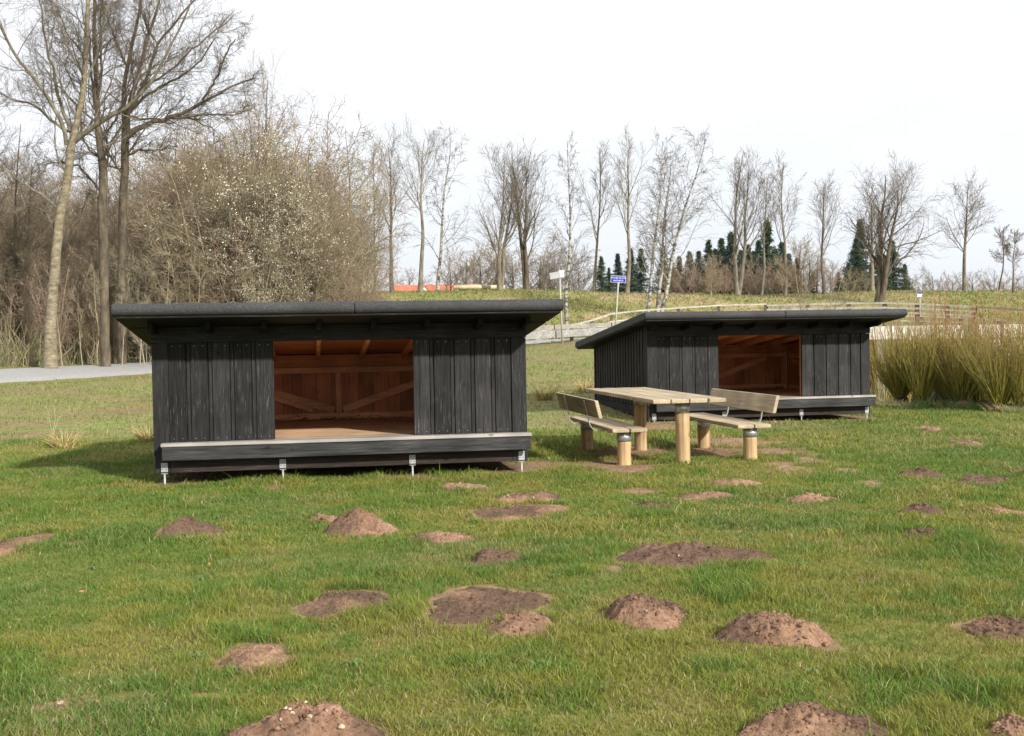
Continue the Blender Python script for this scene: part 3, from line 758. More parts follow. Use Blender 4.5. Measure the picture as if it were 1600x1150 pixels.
def bench(loc, yaw, side, label, gap):
    b = root('bench', label, 'bench', loc, yaw, 'benches at the picnic table')
    HS = .43
    for k in range(2):
        m = MB(); x = -.20+k*.215+side*(-.02); m.box(x, x+.2, -.17, 2.12, HS-.045, HS, jit(PL, .12, rg)); m.build('seat_plank', M['plankY'], b, .009)
    for y in (0, gap): post(b, 0, y, HS-.055, .082, .10, rg)
    for y in (0, gap):
        m = MB(); m.box(-.19, .19, y-.03, y+.03, HS-.054, HS-.0465, (.5,)*3); m.build('seat_bracket', M['galv'], b)
    # backrest plank, leaning outwards
    xs = side*.262
    m = MB(); z0, z1 = .545, .755; lean = side*.052
    ya, yb = -.05, 2.15
    m.quadbox([(xs, ya, z0), (xs+side*.045, ya, z0), (xs+side*.045, yb, z0), (xs, yb, z0), (xs+lean, ya, z1), (xs+lean+side*.045, ya, z1), (xs+lean+side*.045, yb, z1), (xs+lean, yb, z1)] if side > 0 else
              [(xs+side*.045, ya, z0), (xs, ya, z0), (xs, yb, z0), (xs+side*.045, yb, z0), (xs+lean+side*.045, ya, z1), (xs+lean, ya, z1), (xs+lean, yb, z1), (xs+lean+side*.045, yb, z1)], jit(PL, .05, rg))
    m.build('backrest', M['plankY'], b, .008)
    for y in (.42, 1.55):
        pts = []
        xb = xs+side*.054
        for k in range(9):
            a = k/8*math.pi/2
            pts.append((xb-side*.11+side*.11*math.sin(a)*1.0, y, .372+.12*(1-math.cos(a))))
        pts = [(side*.05, y, .372)]+pts+[(xb+side*.012, y, .56), (xb+side*.058, y, .735)]
        m = MB()
        for p, q in zip(pts[:-1], pts[1:]): m.bar(p, q, .034, .007, (.5,)*3, up=(-(q[2]-p[2]), 0, (q[0]-p[0])+1e-6) if abs(q[0]-p[0]) > 1e-6 else (1, 0, 0))
        m.build('back_bracket', M['galv'], b)
    return b
bench((1.285, 13.62, 0), .165, -1, 'bench on the left side of the table, seen from behind its backrest, with steel straps', 1.90)
bench((2.81, 13.93, 0), .185, 1, 'bench on the right side of the table, front of its backrest facing the table', 1.60)

# ------------------------------------------------------------ tubes in bulk
def tubes(P, R, n, C=None):
    """P (N,K,3) R (N,K) -> verts, quads"""
    Nn, K, _ = P.shape
    T = np.gradient(P, axis=1); T /= np.linalg.norm(T, axis=2, keepdims=True)+1e-9
    ref = np.where(np.abs(T[:, :1, 2:3]) < .8, np.array([0, 0, 1.]), np.array([1., 0, 0]))
    A = np.cross(T, np.broadcast_to(ref, T.shape)); A /= np.linalg.norm(A, axis=2, keepdims=True)+1e-9
    B = np.cross(T, A)
    th = np.arange(n)*2*np.pi/n
    V = P[:, :, None, :]+R[:, :, None, None]*(A[:, :, None, :]*np.cos(th)[None, None, :, None]+B[:, :, None, :]*np.sin(th)[None, None, :, None])
    V = V.reshape(-1, 3)
    i = (np.arange(Nn)*K*n)[:, None, None]+(np.arange(K-1)*n)[None, :, None]+np.arange(n)[None, None, :]
    j = (np.arange(Nn)*K*n)[:, None, None]+(np.arange(K-1)*n)[None, :, None]+((np.arange(n)+1) % n)[None, None, :]
    F = np.stack([i, j, j+n, i+n], -1).reshape(-1, 4)
    CC = None if C is None else np.repeat(C.reshape(-1, 3), n, axis=0)
    return V, F, CC
def joined(name, parts, mats, parent=None):
    V = []; F = []; mi = []; C = []; off = 0
    for (P, R, n, m, *c) in parts:
        v, f, cc = tubes(P, R, n, c[0] if c else None); V.append(v); F.append(f+off); mi.append(np.full(len(f), m)); off += len(v)
        if cc is not None: C.append(cc)
    return np_mesh(name, np.concatenate(V), np.concatenate(F), mats, np.concatenate(C) if C else None, np.concatenate(mi))
def interp(P, R, t):
    N_, K, _ = P.shape; f = t*(K-1); i = np.minimum(f.astype(int), K-2); w = (f-i)[:, None]; a = np.arange(N_)
    pos = P[a, i]*(1-w)+P[a, i+1]*w; tan = P[a, i+1]-P[a, i]; r = R[a, i]*(1-w[:, 0])+R[a, i+1]*w[:, 0]
    return pos, tan/(np.linalg.norm(tan, axis=1, keepdims=True)+1e-9), r
def grow(P, R, n, L, ang, K, rg, t0=.25, t1=1., up=.0, wig=.12, rf=.55, rmin=.003, taper=.35, fall=.55, Lr=None, side=None):
    """n children on every branch; L = length as share of the parent's (or metres when Lr)"""
    N_ = P.shape[0]; PP = np.repeat(P, n, 0); RR = np.repeat(R, n, 0)
    t = t0+(t1-t0)*((np.tile(np.arange(n), N_)+rg.random(N_*n))/n)
    pos, tan, r = interp(PP, RR, t)
    plen = np.linalg.norm(np.diff(PP, axis=1), axis=2).sum(1)
    q = rg.normal(size=(N_*n, 3)); q -= (q*tan).sum(1, keepdims=True)*tan; q /= np.linalg.norm(q, axis=1, keepdims=True)+1e-9
    a = np.radians(ang*(.7+.6*rg.random(N_*n)))[:, None]
    d = tan*np.cos(a)+q*np.sin(a)
    ln = (plen*L if Lr is None else Lr)*(1-fall*(t-t0)/(t1-t0+1e-9))*(.65+.6*rg.random(N_*n))
    st = (ln/(K-1))[:, None]
    C = np.empty((N_*n, K, 3)); C[:, 0] = pos
    for k in range(1, K):
        d = d+rg.normal(size=d.shape)*wig+np.array([0, 0, up]); d /= np.linalg.norm(d, axis=1, keepdims=True)
        C[:, k] = C[:, k-1]+d*st
    r0 = np.maximum(r*rf*(.7+.5*rg.random(N_*n)), rmin)[:, None]
    Rn = np.maximum(r0*np.linspace(1, taper, K)[None, :], rmin*.75)
    return C, Rn
def line(pts, rad, K=16, rg=None, wob=0.):
    """smooth polyline of 3-D points resampled to K"""
    P = np.array([tuple(p) for p in pts], float); d = np.r_[0, np.cumsum(np.linalg.norm(np.diff(P, axis=0), axis=1))]
    t = np.linspace(0, d[-1], K); Q = np.stack([np.interp(t, d, P[:, k]) for k in range(3)], 1)
    for _ in range(2): Q[1:-1] = (Q[:-2]+Q[2:]+2*Q[1:-1])/4
    if wob and rg is not None: Q[1:] += rg.normal(size=(K-1, 3))*wob
    rr = np.interp(t, d, np.array(rad, float) if len(rad) == len(P) else np.linspace(rad[0], rad[-1], len(P)))
    return Q[None], rr[None]
def cat2(L):
    return np.concatenate([l[0] for l in L]), np.concatenate([l[1] for l in L])

# ------------------------------------------------------------ the three big trees at left, limbs traced in space
def big_tree(name, label, base_px, Y, trunk, limbs, tm, twm, seed, cat='tree', n2=9):
    rg = np.random.default_rng(seed)
    b = atY(base_px[0], base_px[1], Y); b.z = gz(b.x, b.y)-.1
    t = root(name, label, cat, b, 0, 'tall bare trees beyond the path')
    s = Y/CF; B = np.array(b)
    tp = [atY(px, py, Y)-b for px, py, w in trunk]; tp[0] = Vector((0, 0, 0))
    T = line(tp, [w*s/2 for _, _, w in trunk], 26, rg, .012)
    rgf = random.Random(seed); LS = []
    for k, (w0, w1, pts) in enumerate(limbs):
        dy = rgf.uniform(-1, 1)*2.0
        P = [atY(px, py, Y)-b for px, py in pts]; n = len(P)
        ln = (P[-1]-P[0]).length
        P = [Vector((p.x, p.y+dy*(i/(n-1))*ln*.22, p.z)) for i, p in enumerate(P)]
        LS.append(line(P, [w0*s/2, w1*s/2], 16, rg, .02))
    me = joined('trunk', [(T[0], T[1], 16, 0)], [M[tm]]); link('trunk', me, t)
    for l in LS:
        pp = [(l[0], l[1], 9, 0)]; link('limb', joined('limb', pp, [M['bark_grey' if tm == 'bark_tan' else tm]]), t)
    L0 = cat2(LS)
    L0 = (L0[0], L0[1]*.8); A = grow(L0[0], L0[1], n2+6, .36, 42, 7, rg, .12, 1, .05, .17, .42, .006, .3, .35)
    top = grow(T[0], T[1], 22, .17, 50, 7, rg, .45, 1, .06, .16, .32, .008, .3, .3)
    A = cat2([A, top])
    Bq = grow(A[0], A[1], 9, .5, 42, 5, rg, .1, 1, .03, .2, .5, .0045, .4, .4)
    Cq = grow(Bq[0], Bq[1], 7, .60, 40, 4, rg, .1, 1, .02, .2, .6, .0032, .6, .3)
    me = joined('crown', [(A[0], A[1], 5, 0), (Bq[0], Bq[1], 4, 1), (Cq[0], Cq[1], 3, 1)], [M['bark_grey' if tm == 'bark_tan' else tm], M[twm]]); link('crown', me, t)
    return t
big_tree('birch_tree', 'tall pale barked tree nearest the path at left, its trunk bending right at the fork', (78, 566), 35.5,
    [(76, 572, 23), (79, 500, 17), (85, 430, 15), (92, 350, 14), (104, 290, 13), (108, 240, 13), (112, 216, 12), (122, 195, 9), (128, 160, 9), (132, 120, 8), (135, 60, 7), (138, 0, 6), (141, -90, 3)],
    [(7, 2, [(104, 226), (106, 194), (84, 159), (69, 131), (47, 103), (28, 66), (19, 34), (9, 3), (-4, -40)]),
     (5, 2, [(106, 205), (78, 187), (59, 172), (47, 156), (20, 153), (-18, 138), (-50, 120)]),
     (6, 2, [(110, 206), (89, 156), (81, 125), (67, 91), (56, 53), (47, 19), (38, -30)]),
     (9, 2, [(112, 224), (134, 208), (156, 194), (175, 184), (203, 178), (231, 159), (240, 144), (260, 122), (272, 94), (290, 72), (312, 38), (322, 0)]),
     (4, 1.5, [(132, 120), (115, 90), (100, 60), (85, 20), (78, -20)]), (4, 1.5, [(131, 130), (150, 95), (160, 50), (172, 10), (176, -40)]),
     (5, 1.5, [(95, 330), (60, 300), (35, 290), (5, 262), (-30, 250)]), (3.5, 1.5, [(90, 370), (70, 330), (40, 318), (10, 330)])],
    'bark_tan', 'twig_big', 1, n2=10)
big_tree('bare_tree', 'tall brown trunked tree between the pale barked tree and the dark forked tree', (165, 563), 37,
    [(166, 568, 16), (164, 480, 13), (162, 400, 15), (160, 320, 14), (163, 269, 13), (156, 225, 11), (150, 188, 9), (153, 156, 8), (151, 103, 7), (145, 62, 6), (148, 19, 5), (150, -70, 3)],
    [(4, 2, [(161, 252), (137, 233), (125, 222), (112, 190), (100, 160)]), (5, 1.5, [(152, 200), (142, 150), (128, 110), (122, 70), (112, 20), (108, -30)]),
     (5, 1.5, [(152, 160), (165, 120), (170, 80), (178, 30), (182, -30)]), (4, 1.5, [(158, 300), (130, 262), (105, 255), (80, 262)]), (4, 1.5, [(160, 320), (140, 290), (128, 320), (115, 350)]),
     (4, 1.5, [(154, 220), (170, 200), (185, 160), (196, 120), (200, 80)]), (3, 1, [(151, 110), (135, 90), (120, 75), (95, 40), (80, 0)])],
    'bark_brown', 'twig_big', 2)
big_tree('bare_tree', 'dark forked tree with a long crooked limb reaching right over the thicket', (190, 560), 38.5,
    [(190, 566, 15), (190, 470, 12), (191, 350, 13), (193, 300, 12), (197, 240, 12), (198, 212, 12), (196, 190, 7), (189, 172, 6.5), (191, 138, 6), (200, 106, 6), (205, 75, 5.5), (212, 56, 5), (219, 19, 4), (223, -60, 2)],
    [(8, 2, [(200, 215), (203, 156), (219, 134), (231, 100), (241, 62), (259, 34), (266, 5), (274, -40)]),
     (9, 2, [(200, 210), (219, 197), (244, 188), (272, 184), (297, 169), (316, 156), (341, 147), (366, 128), (396, 121)]),
     (6, 2, [(203, 175), (222, 140), (240, 100), (247, 69), (266, 56), (290, 28), (312, 6), (335, -25)]),
     (4, 1.5, [(197, 245), (219, 233), (244, 236), (262, 226)]), (4, 1.5, [(272, 184), (300, 182), (330, 176), (352, 180), (385, 170)]),
     (4, 1.5, [(316, 156), (345, 120), (360, 90), (378, 70)]), (5, 1.5, [(205, 172), (235, 150), (268, 136), (300, 128), (330, 110), (352, 80)]),
     (4, 1.5, [(219, 134), (250, 120), (275, 90), (300, 60), (335, 30), (352, 10)]), (4, 1.5, [(200, 106), (185, 70), (175, 40), (168, 0)]), (4, 1.5, [(241, 62), (225, 30), (222, 0), (216, -30)]),
     (4, 1.5, [(203, 182), (215, 184), (240, 182), (285, 178), (320, 190)])],
    'bark_brown', 'twig_big', 3, n2=10)

# ------------------------------------------------------------ procedural bare trees
def bare_tree(name, label, px, py, top, hw, Y, tm, twm, seed, kind='oak', lean=0, group='bare trees along the bank', fork=.38, w=9, z0=None, stems=1, dens=1., cat='tree'):
    rg = np.random.default_rng(seed)
    b = atY(px, py, Y); b.z = gz(b.x, b.y)-.15 if z0 is None else z0
    t = root(name, label, cat, b, 0, group)
    H = (atY(px, top, Y).z-b.z); s = Y/CF; Wd = hw*s; r0 = w*s/2; rmin = .0045*Y/45
    TL = []
    for k in range(stems):
        a = 0 if stems == 1 else rg.uniform(-.16, .16); ay = rg.uniform(-.1, .1)
        hh = H*(1-.12*k)
        pts = [(0, 0, 0)]; x = y_ = 0
        for q in range(1, 9):
            f = q/8; x += (lean*s/8)+a*hh/8+rg.normal()*.018*H*.5; y_ += ay*hh/8+rg.normal()*.010*H; pts.append((x, y_, hh*f*.97))
        TL.append(line(pts, [r0*(1.25 if q == 0 else 1)*(1-.88*(q/8)**.9) for q in range(9)], 20))
    T = cat2(TL); T = (T[0], T[1]*.8)
    link('trunk', joined('trunk', [(T[0], T[1], 10, 0)], [M[tm]]), t)
    if kind == 'birch':
        A = grow(T[0], T[1], int(20*dens), 0, 46, 8, rg, fork*.8, .97, .09, .10, .34, rmin*1.4, .3, .55, Lr=Wd*1.55)
        Bq = grow(A[0], A[1], 7, .42, 38, 6, rg, .15, 1, -.04, .12, .5, rmin*1.2, .4, .3)
        Cq = grow(Bq[0], Bq[1], 5, .6, 35, 5, rg, .2, 1, -.10, .12, .6, rmin, .6, .3)
    elif kind == 'upright':
        A = grow(T[0], T[1], int(13*dens), 0, 32, 9, rg, fork, .9, .10, .08, .40, rmin*1.5, .22, .55, Lr=min(H*.55, Wd*2.6))
        Bq = grow(A[0], A[1], 10, .42, 36, 6, rg, .12, 1, .05, .13, .5, rmin*1.05, .35, .35)
        Cq = grow(Bq[0], Bq[1], 6, .6, 38, 4, rg, .15, 1, .03, .15, .6, rmin*.8, .6, .3)
    else:
        A = grow(T[0], T[1], int(16*dens), 0, 52, 9, rg, fork, .92, .08, .12, .42, rmin*1.6, .22, .35, Lr=Wd*1.25)
        Bq = grow(A[0], A[1], 10, .48, 40, 6, rg, .12, 1, .05, .16, .5, rmin*1.1, .35, .35)
        Cq = grow(Bq[0], Bq[1], 7, .6, 42, 4, rg, .1, 1, .03, .2, .6, rmin*.8, .6, .3)
    me = joined('crown', [(A[0], A[1], 5, 0), (Bq[0], Bq[1], 3, 1), (Cq[0], Cq[1], 3, 1)], [M[tm], M[twm]]); link('crown', me, t)
    return t
ROW = [
 (613, 458, 222, 36, 'bark_brown', 'twig_dark', 'upright', 3, .35, 9, 1, 'dark trunked bare tree, first of the bank row, left of the red roof'),
 (657, 464, 208, 46, 'bark_grey', 'twig_dark', 'upright', 5, .45, 10, 1, 'bare tree with smooth grey trunk in front of the red roof'),
 (684, 465, 203, 46, 'birch', 'twig_row', 'birch', 28, .25, 8, 1, 'white birch leaning right beside the grey trunked tree'),
 (780, 463, 248, 42, 'bark_grey', 'twig_row', 'upright', 10, .22, 10, 2, 'low forked bare tree with wavy limbs behind the nearer shelter roof'),
 (822, 455, 246, 52, 'bark_brown', 'twig_row', 'upright', 4, .25, 11, 2, 'double stemmed bare tree with pinkish torn limb left of the grey sign'),
 (929, 456, 224, 32, 'bark_tan', 'twig_row', 'upright', 12, .35, 7, 1, 'slender curved bare tree rising before the dark firs, left of the blue sign'),
 (979, 457, 212, 36, 'bark_grey', 'twig_dark', 'upright', 8, .35, 9, 1, 'upright bare tree just right of the blue road sign'),
 (1152, 459, 234, 42, 'bark_grey', 'twig_row', 'upright', -5, .25, 10, 2, 'fan shaped bare tree with several upright stems before the firs'),
 (1189, 459, 268, 20, 'bark_grey', 'twig_row', 'upright', 6, .4, 6, 1, 'thin bare tree beside the fan shaped tree'),
 (1226, 459, 250, 32, 'bark_grey', 'twig_row', 'upright', 4, .35, 7, 1, 'bare tree with pale trunk right of the tallest fir'),
 (1288, 457, 278, 32, 'bark_brown', 'twig_row', 'upright', 6, .3, 7, 1, 'lone slim bare tree between the fir groups'),
 (1364, 457, 300, 30, 'bark_tan', 'twig_row', 'upright', 0, .3, 9, 1, 'pale trunk standing just behind the broad tree'),
 (1372, 474, 268, 84, 'bark_brown', 'twig_row', 'oak', 5, .2, 13, 2, 'broadest round crowned bare tree on the right, in front of firs'),
 (1508, 457, 296, 54, 'bark_grey', 'twig_row', 'oak', -2, .38, 9, 1, 'lone round crowned tree at the right with open sky behind'),
 (1561, 459, 350, 20, 'bark_brown', 'twig_row', 'oak', 8, .4, 4, 1, 'small crooked tree, left of the pair at the right edge'),
 (1584, 459, 352, 18, 'bark_brown', 'twig_row', 'oak', 6, .4, 4, 1, 'small crooked tree, right of the pair at the right edge'),
]
for k, (px, py, top, hw, tm, tw, kind, lean, fork, w, st, lab) in enumerate(ROW):
    Y = 68 if py > 470 else 75+(k % 3)*1.3
    bare_tree('birch_tree' if tm == 'birch' else 'bare_tree', lab, px, py, top, hw, Y, tm, tw, 40+k, kind, lean, fork=fork, w=w, stems=st)
for k, (px, py, top, hw, lean, w, Y, lab, st) in enumerate([
 (886, 520, 208, 40, 8, 9, 57, 'white birch with black marks just right of the grey sign', 1),
 (1009, 486, 212, 40, 22, 8, 62, 'leaning white birch, left stem of the dense crowned pair', 1),
 (1027, 488, 208, 62, 26, 9, 63, 'birch with widest twiggy crown blown to the right', 2)]):
    bare_tree('birch_tree', lab, px, py, top, hw, Y, 'birch', 'twig_row', 80+k, 'birch', lean, fork=.28, w=w, stems=st, dens=1.25)
bare_tree('sapling', 'olive young tree with arching branches behind the farther shelter roof', 1271, 500, 395, 62, 36, 'twig_olive', 'twig_olive', 91, 'oak', 0, group='saplings', fork=.12, w=7, stems=4, dens=.5)
bare_tree('sapling', 'thin pale sapling standing alone on the bank before the fir wood', 1113, 482, 400, 14, 58, 'twig_tan', 'twig_brown', 92, 'upright', 0, group='saplings', w=3)

# trees at the back of the thicket
for k, (px, py, top, hw, w, tm, tw, kd, Y, lab) in enumerate([
 (412, 540, 105, 85, 11, 'bark_brown', 'twig_brown', 'upright', 47, 'tall bare tree rising out of the top of the thicket'),
 (552, 500, 192, 46, 8, 'bark_grey', 'twig_red', 'birch', 55, 'pinkish twigged tree at the right end of the thicket'),
 (585, 470, 215, 30, 6, 'bark_brown', 'twig_grey', 'upright', 60, 'slim tree between the thicket and the first tree of the bank row'),
 (20, 560, 190, 70, 9, 'bark_brown', 'twig_brown', 'oak', 41, 'spreading dark tree at the left edge of the thicket'),
 (-40, 565, 90, 80, 12, 'bark_brown', 'twig_brown', 'oak', 39, 'large tree just outside the left edge of the picture, only twigs showing'),
 (270, 555, 190, 60, 8, 'bark_brown', 'twig_red', 'oak', 44, 'reddish twigged tree behind the dark forked tree'),
 (490, 530, 225, 55, 7, 'bark_brown', 'twig_brown', 'oak', 50, 'rounded bare tree behind the blossoming bushes')]):
    bare_tree('bare_tree', lab, px, py, top, hw, Y, tm, tw, 120+k, kd, 0, group='trees of the thicket', w=w, fork=.2, stems=2 if kd == 'oak' else 1, dens=1.2)

# ------------------------------------------------------------ thicket shrubs: a few grown, many copied
def shrub_proto(name, label, h, wd, stems, twm, seed, blossom=None, dens=1., base_m=None, lean=(0, 0)):
    rg = np.random.default_rng(seed); t = root(name, label, 'shrub', (0, 0, 0))
    L = []
    for k in range(stems):
        a = rg.uniform(0, 6.28); r = rg.uniform(.05, .45)*wd*.5; tilt = rg.uniform(.1, 1)*wd/h*.55
        x, y = math.cos(a)*r*.5, math.sin(a)*r*.5; hh = h*rg.uniform(.6, 1.0)
        pts = [(x, y, -.1)]
        for q in range(1, 7): x += math.cos(a)*tilt*hh/6*(.5+q*.14)+rg.normal()*.08+lean[0]; y += math.sin(a)*tilt*hh/6*(.5+q*.14)+rg.normal()*.08; pts.append((x, y, hh*q/6))
        r0 = rg.uniform(.02, .045)*h/5
        L.append(line(pts, [r0, r0*.25], 12))
    T = cat2(L)
    link('stems', joined('stems', [(T[0], T[1], 5, 0)], [M[base_m or twm]]), t)
    A = grow(T[0], T[1], int(11*dens), .30, 48, 6, rg, .08, 1, .05, .18, .5, .008, .4, .3)
    Bq = grow(A[0], A[1], 7, .55, 46, 5, rg, .1, 1, .02, .22, .6, .0055, .5, .3)
    Cq = grow(Bq[0], Bq[1], 4, .6, 45, 4, rg, .1, 1, .0, .2, .7, .0045, .7, .2)
    link('twigs', joined('twigs', [(A[0], A[1], 4, 0), (Bq[0], Bq[1], 3, 0), (Cq[0], Cq[1], 3, 0)], [M[twm]]), t)
    if blossom:
        mname, n, size = blossom
        P = Cq[0].reshape(-1, 3)
        w = fbm(P[:, 0]*.75+P[:, 1]*.6, P[:, 2]*.8, seed, 3); P = P[w > (.57 if mname == 'petal' else .47)]
        P = P[rg.integers(0, len(P), n)]+rg.normal(size=(n, 3))*.02
        a = rg.normal(size=(n, 3)); a /= np.linalg.norm(a, axis=1, keepdims=True); bq = np.cross(a, rg.normal(size=(n, 3))); bq /= np.linalg.norm(bq, axis=1, keepdims=True)
        s = size*(.5+rg.random((n, 1))); V = np.stack([P-a*s, P-bq*s, P+a*s, P+bq*s], 1).reshape(-1, 3)
        me = np_mesh('blossom', V, np.arange(n*4).reshape(-1, 4), [M[mname]], smooth=False); link('blossom' if mname == 'petal' else 'buds', me, t)
    return t
gback = 'bare shrubs of the thicket beyond the path'
PR = [shrub_proto('shrub', 'brown leafless thicket shrub', 5.6, 4.6, 16, 'twig_brown', 201),
      shrub_proto('shrub', 'tan leafless thicket shrub', 5.2, 4.4, 16, 'twig_olive', 202, ('bud', 9000, .012)),
      shrub_proto('shrub', 'reddish leafless thicket shrub', 5.0, 4.8, 14, 'twig_red', 203),
      shrub_proto('shrub', 'blossoming thicket shrub', 5.2, 4.2, 15, 'twig_olive', 204, ('petal', 8500, .0135)),
      shrub_proto('shrub', 'dark leafless thicket shrub', 4.4, 4.8, 18, 'twig_dark', 205)]
used = set()
def put_shrub(k, px, Y, top, label, group=gback, sx=1.):
    p = PR[k]
    o = p if k not in used else copy_tree(p)
    used.add(k)
    a = ray(px, 500)[0]; x = a*Y; g = gz(x, Y); h = atY(px, top, Y).z-g; base = (5.6, 5.2, 5.0, 5.2, 4.4)[k]
    s = h/base*1.03
    o.location = (x, Y, g-.05); o.scale = (s*sx, s*sx, s); o.rotation_euler = (0, 0, random.uniform(0, 6.28))
    o['label'] = label; o['group'] = group; return o
lb_back = ('brown leafless shrub merging into the thicket beyond the path', 'olive budding shrub merging into the thicket beyond the path', 'reddish leafless shrub merging into the thicket beyond the path',
           'shrub with scattered white blossom in the thicket', 'low dark leafless shrub merging into the thicket beyond the path')
def prof_top(px):
    return float(np.interp(px, (-150, 0, 60, 140, 230, 300, 350, 400, 450, 500, 540, 570, 600), (250, 255, 290, 300, 285, 235, 215, 205, 225, 255, 310, 370, 450)))
rs = random.Random(9)
for row, (Y, drop, ks, step) in enumerate(((39.5, 115, (4, 1, 0, 2), 46), (42, 85, (0, 1, 4, 2), 48), (45, 55, (1, 0, 2, 0), 46), (49, 28, (0, 1, 2, 1), 44), (54, 8, (2, 0, 1, 0), 42), (60, 30, (0, 2, 1), 60))):
    px = -140+row*9; i = 0
    while px < 570-row*4:
        if not (row == 0 and px > 250):
            k = ks[(i*7+row) % len(ks)]
            top = prof_top(px)+drop+rs.uniform(-18, 22)
            if top < 455: put_shrub(k, px+rs.uniform(-12, 12), Y+rs.uniform(-1, 1), top, lb_back[k])
        px += step; i += 1
gbl = 'white blossoming shrubs in the thicket'
for px, Y, top, lab in ((352, 41.0, 222, 'large shrub thick with white blossom in the middle of the thicket'), (420, 41.5, 240, 'blossoming shrub at the upper right of the thicket'),
                        (300, 40.3, 345, 'smaller white flowered shrub low above the shelter roof'), (470, 41.0, 300, 'yellowish blossoming shrub toward the right of the thicket'),
                        (545, 42.0, 395, 'low white blossoming bush at the right end of the thicket, touching the shelter roof'), (395, 39.5, 370, 'white flowered bush just above the middle of the nearer shelter roof')):
    put_shrub(3, px, Y, top, lab, gbl)
# pale thin saplings at the edge of the path
gsap = 'thin pale saplings at the edge of the thicket'
for k, (px, top, lean, lab) in enumerate(((98, 440, -6, 'thin sapling just right of the pale barked tree'), (130, 455, 4, 'thin straight sapling third from left at the thicket edge'), (152, 430, 10, 'pale sapling leaning right below the brown trunk'),
     (160, 400, -8, 'pale sapling leaning left below the brown trunk'), (190, 420, 14, 'sapling forking low by the dark forked tree'), (218, 470, 10, 'short sapling left of the nearer shelter roof corner'), (228, 450, -5, 'whitish sapling right behind the shelter roof corner'),
     (45, 470, 5, 'sapling left of the pale barked tree'), (12, 460, 6, 'sapling at the left picture edge'), (262, 400, 14, 'pale sapling seen just above the left end of the shelter roof'), (300, 395, 16, 'second pale sapling above the shelter roof'))):
    bare_tree('sapling', lab, px, 568, top, 16, 37.2+(k % 3)*.5, 'twig_tan', 'twig_tan', 300+k, 'upright', lean, group=gsap, w=2.6, fork=.25, dens=.5)
# dead stalks and ground litter at the foot of the thicket: a mass nobody could count
def edge_stalks():
    rg = np.random.default_rng(77); n = 11000
    px = rg.uniform(-200, 330, n); Yb = rg.uniform(36.2, 46, n); x = (px-800)/CF*Yb; z = ground_z(x, Yb)
    d2 = ((x[:, None]-ROAD[None, :, 0])**2+(Yb[:, None]-ROAD[None, :, 1])**2).min(1); k = d2 > 2.3**2; x, Yb, z = x[k], Yb[k], z[k]; n = len(x)
    h = rg.uniform(.25, 2.0, n)*rg.random(n)**.5; P = np.empty((n, 4, 3)); P[:, 0] = np.stack([x, Yb, z-.03], 1); d = np.stack([rg.normal(size=n)*.35, rg.normal(size=n)*.35, np.ones(n)], 1)
    for q in range(1, 4): d = d+rg.normal(size=(n, 3))*.15; P[:, q] = P[:, q-1]+d/np.linalg.norm(d, axis=1, keepdims=True)*h[:, None]/3
    R = np.tile(np.array([.008, .007, .006, .004]), (n, 1))
    c = np.array([.30, .24, .15])*(.5+.9*rg.random((n, 1, 1)))*np.ones((n, 4, 1)); g = rg.random(n) < .3; c[g] = np.array([.14, .17, .06])
    me = joined('undergrowth', [(P, R, 3, 0, c)], [M['stem']]); tagp(link('undergrowth', me), 'dead stalks and low growth at the foot of the thicket', 'undergrowth', kind='stuff')
edge_stalks()

# ------------------------------------------------------------ firs and distant wood
def fir_proto(name, seed, h=8., wd=3.6):
    rg = np.random.default_rng(seed); t = root(name, 'dark fir', 'tree', (0, 0, 0))
    T = line([(0, 0, -.2), (.05, 0, h*.5), (0, .05, h)], [.14, .10, .015], 10); n = 330; f = np.sort(rg.random(n))**1.15; z = h*(.06+.92*f); ln = wd/2*(1-f)**1.05*(.6+.55*rg.random(n))+.05; a = rg.uniform(0, 6.28, n)
    K = 6; P = np.empty((n, K, 3)); u = np.linspace(0, 1, K)
    for k in range(K):
        P[:, k] = np.stack([np.cos(a)*ln*u[k], np.sin(a)*ln*u[k], z-ln*.28*u[k]+ln*.22*u[k]**2.5], 1)
    V = []; C = []; m = 44
    tt = rg.random((n, m)); i = np.minimum((tt*(K-1)).astype(int), K-2); w = (tt*(K-1)-i)[..., None]; nn = np.arange(n)[:, None]
    pos = P[nn, i]*(1-w)+P[nn, i+1]*w; pos = pos+rg.normal(size=pos.shape)*np.array([.10, .10, .10])
    d = np.stack([np.cos(a), np.sin(a), np.zeros(n)], 1)[:, None, :]*.8+rg.normal(size=pos.shape)*.55; d /= np.linalg.norm(d, axis=2, keepdims=True)
    sd = np.cross(d, rg.normal(size=d.shape)); sd /= np.linalg.norm(sd, axis=2, keepdims=True)
    s = .15*(.6+.7*rg.random(pos.shape[:2]))[..., None]
    V = np.stack([pos-sd*s*.3, pos+sd*s*.3, pos+d*s], 2).reshape(-1, 3)
    c0 = (np.array([.040, .072, .046]), np.array([.050, .080, .044]), np.array([.036, .064, .050]))[seed % 3]; C = c0*(.6+.9*rg.random(pos.shape[:2]))[..., None]; C = np.repeat(C[:, :, None, :], 3, 2).reshape(-1, 3)
    me = np_mesh('crown', V, np.arange(len(V)).reshape(-1, 3), [M['needles']], C, smooth=False); link('crown', me, t)
    link('trunk', joined('trunk', [(T[0], T[1], 7, 0), (P, np.tile(np.linspace(.03, .008, K), (n, 1)), 3, 0)], [M['bark_brown']]), t)
    return t
FP = [fir_proto('fir_tree', 400+k, 8., (5.4, 4.4, 6.4)[k]) for k in range(3)]; fu = set()
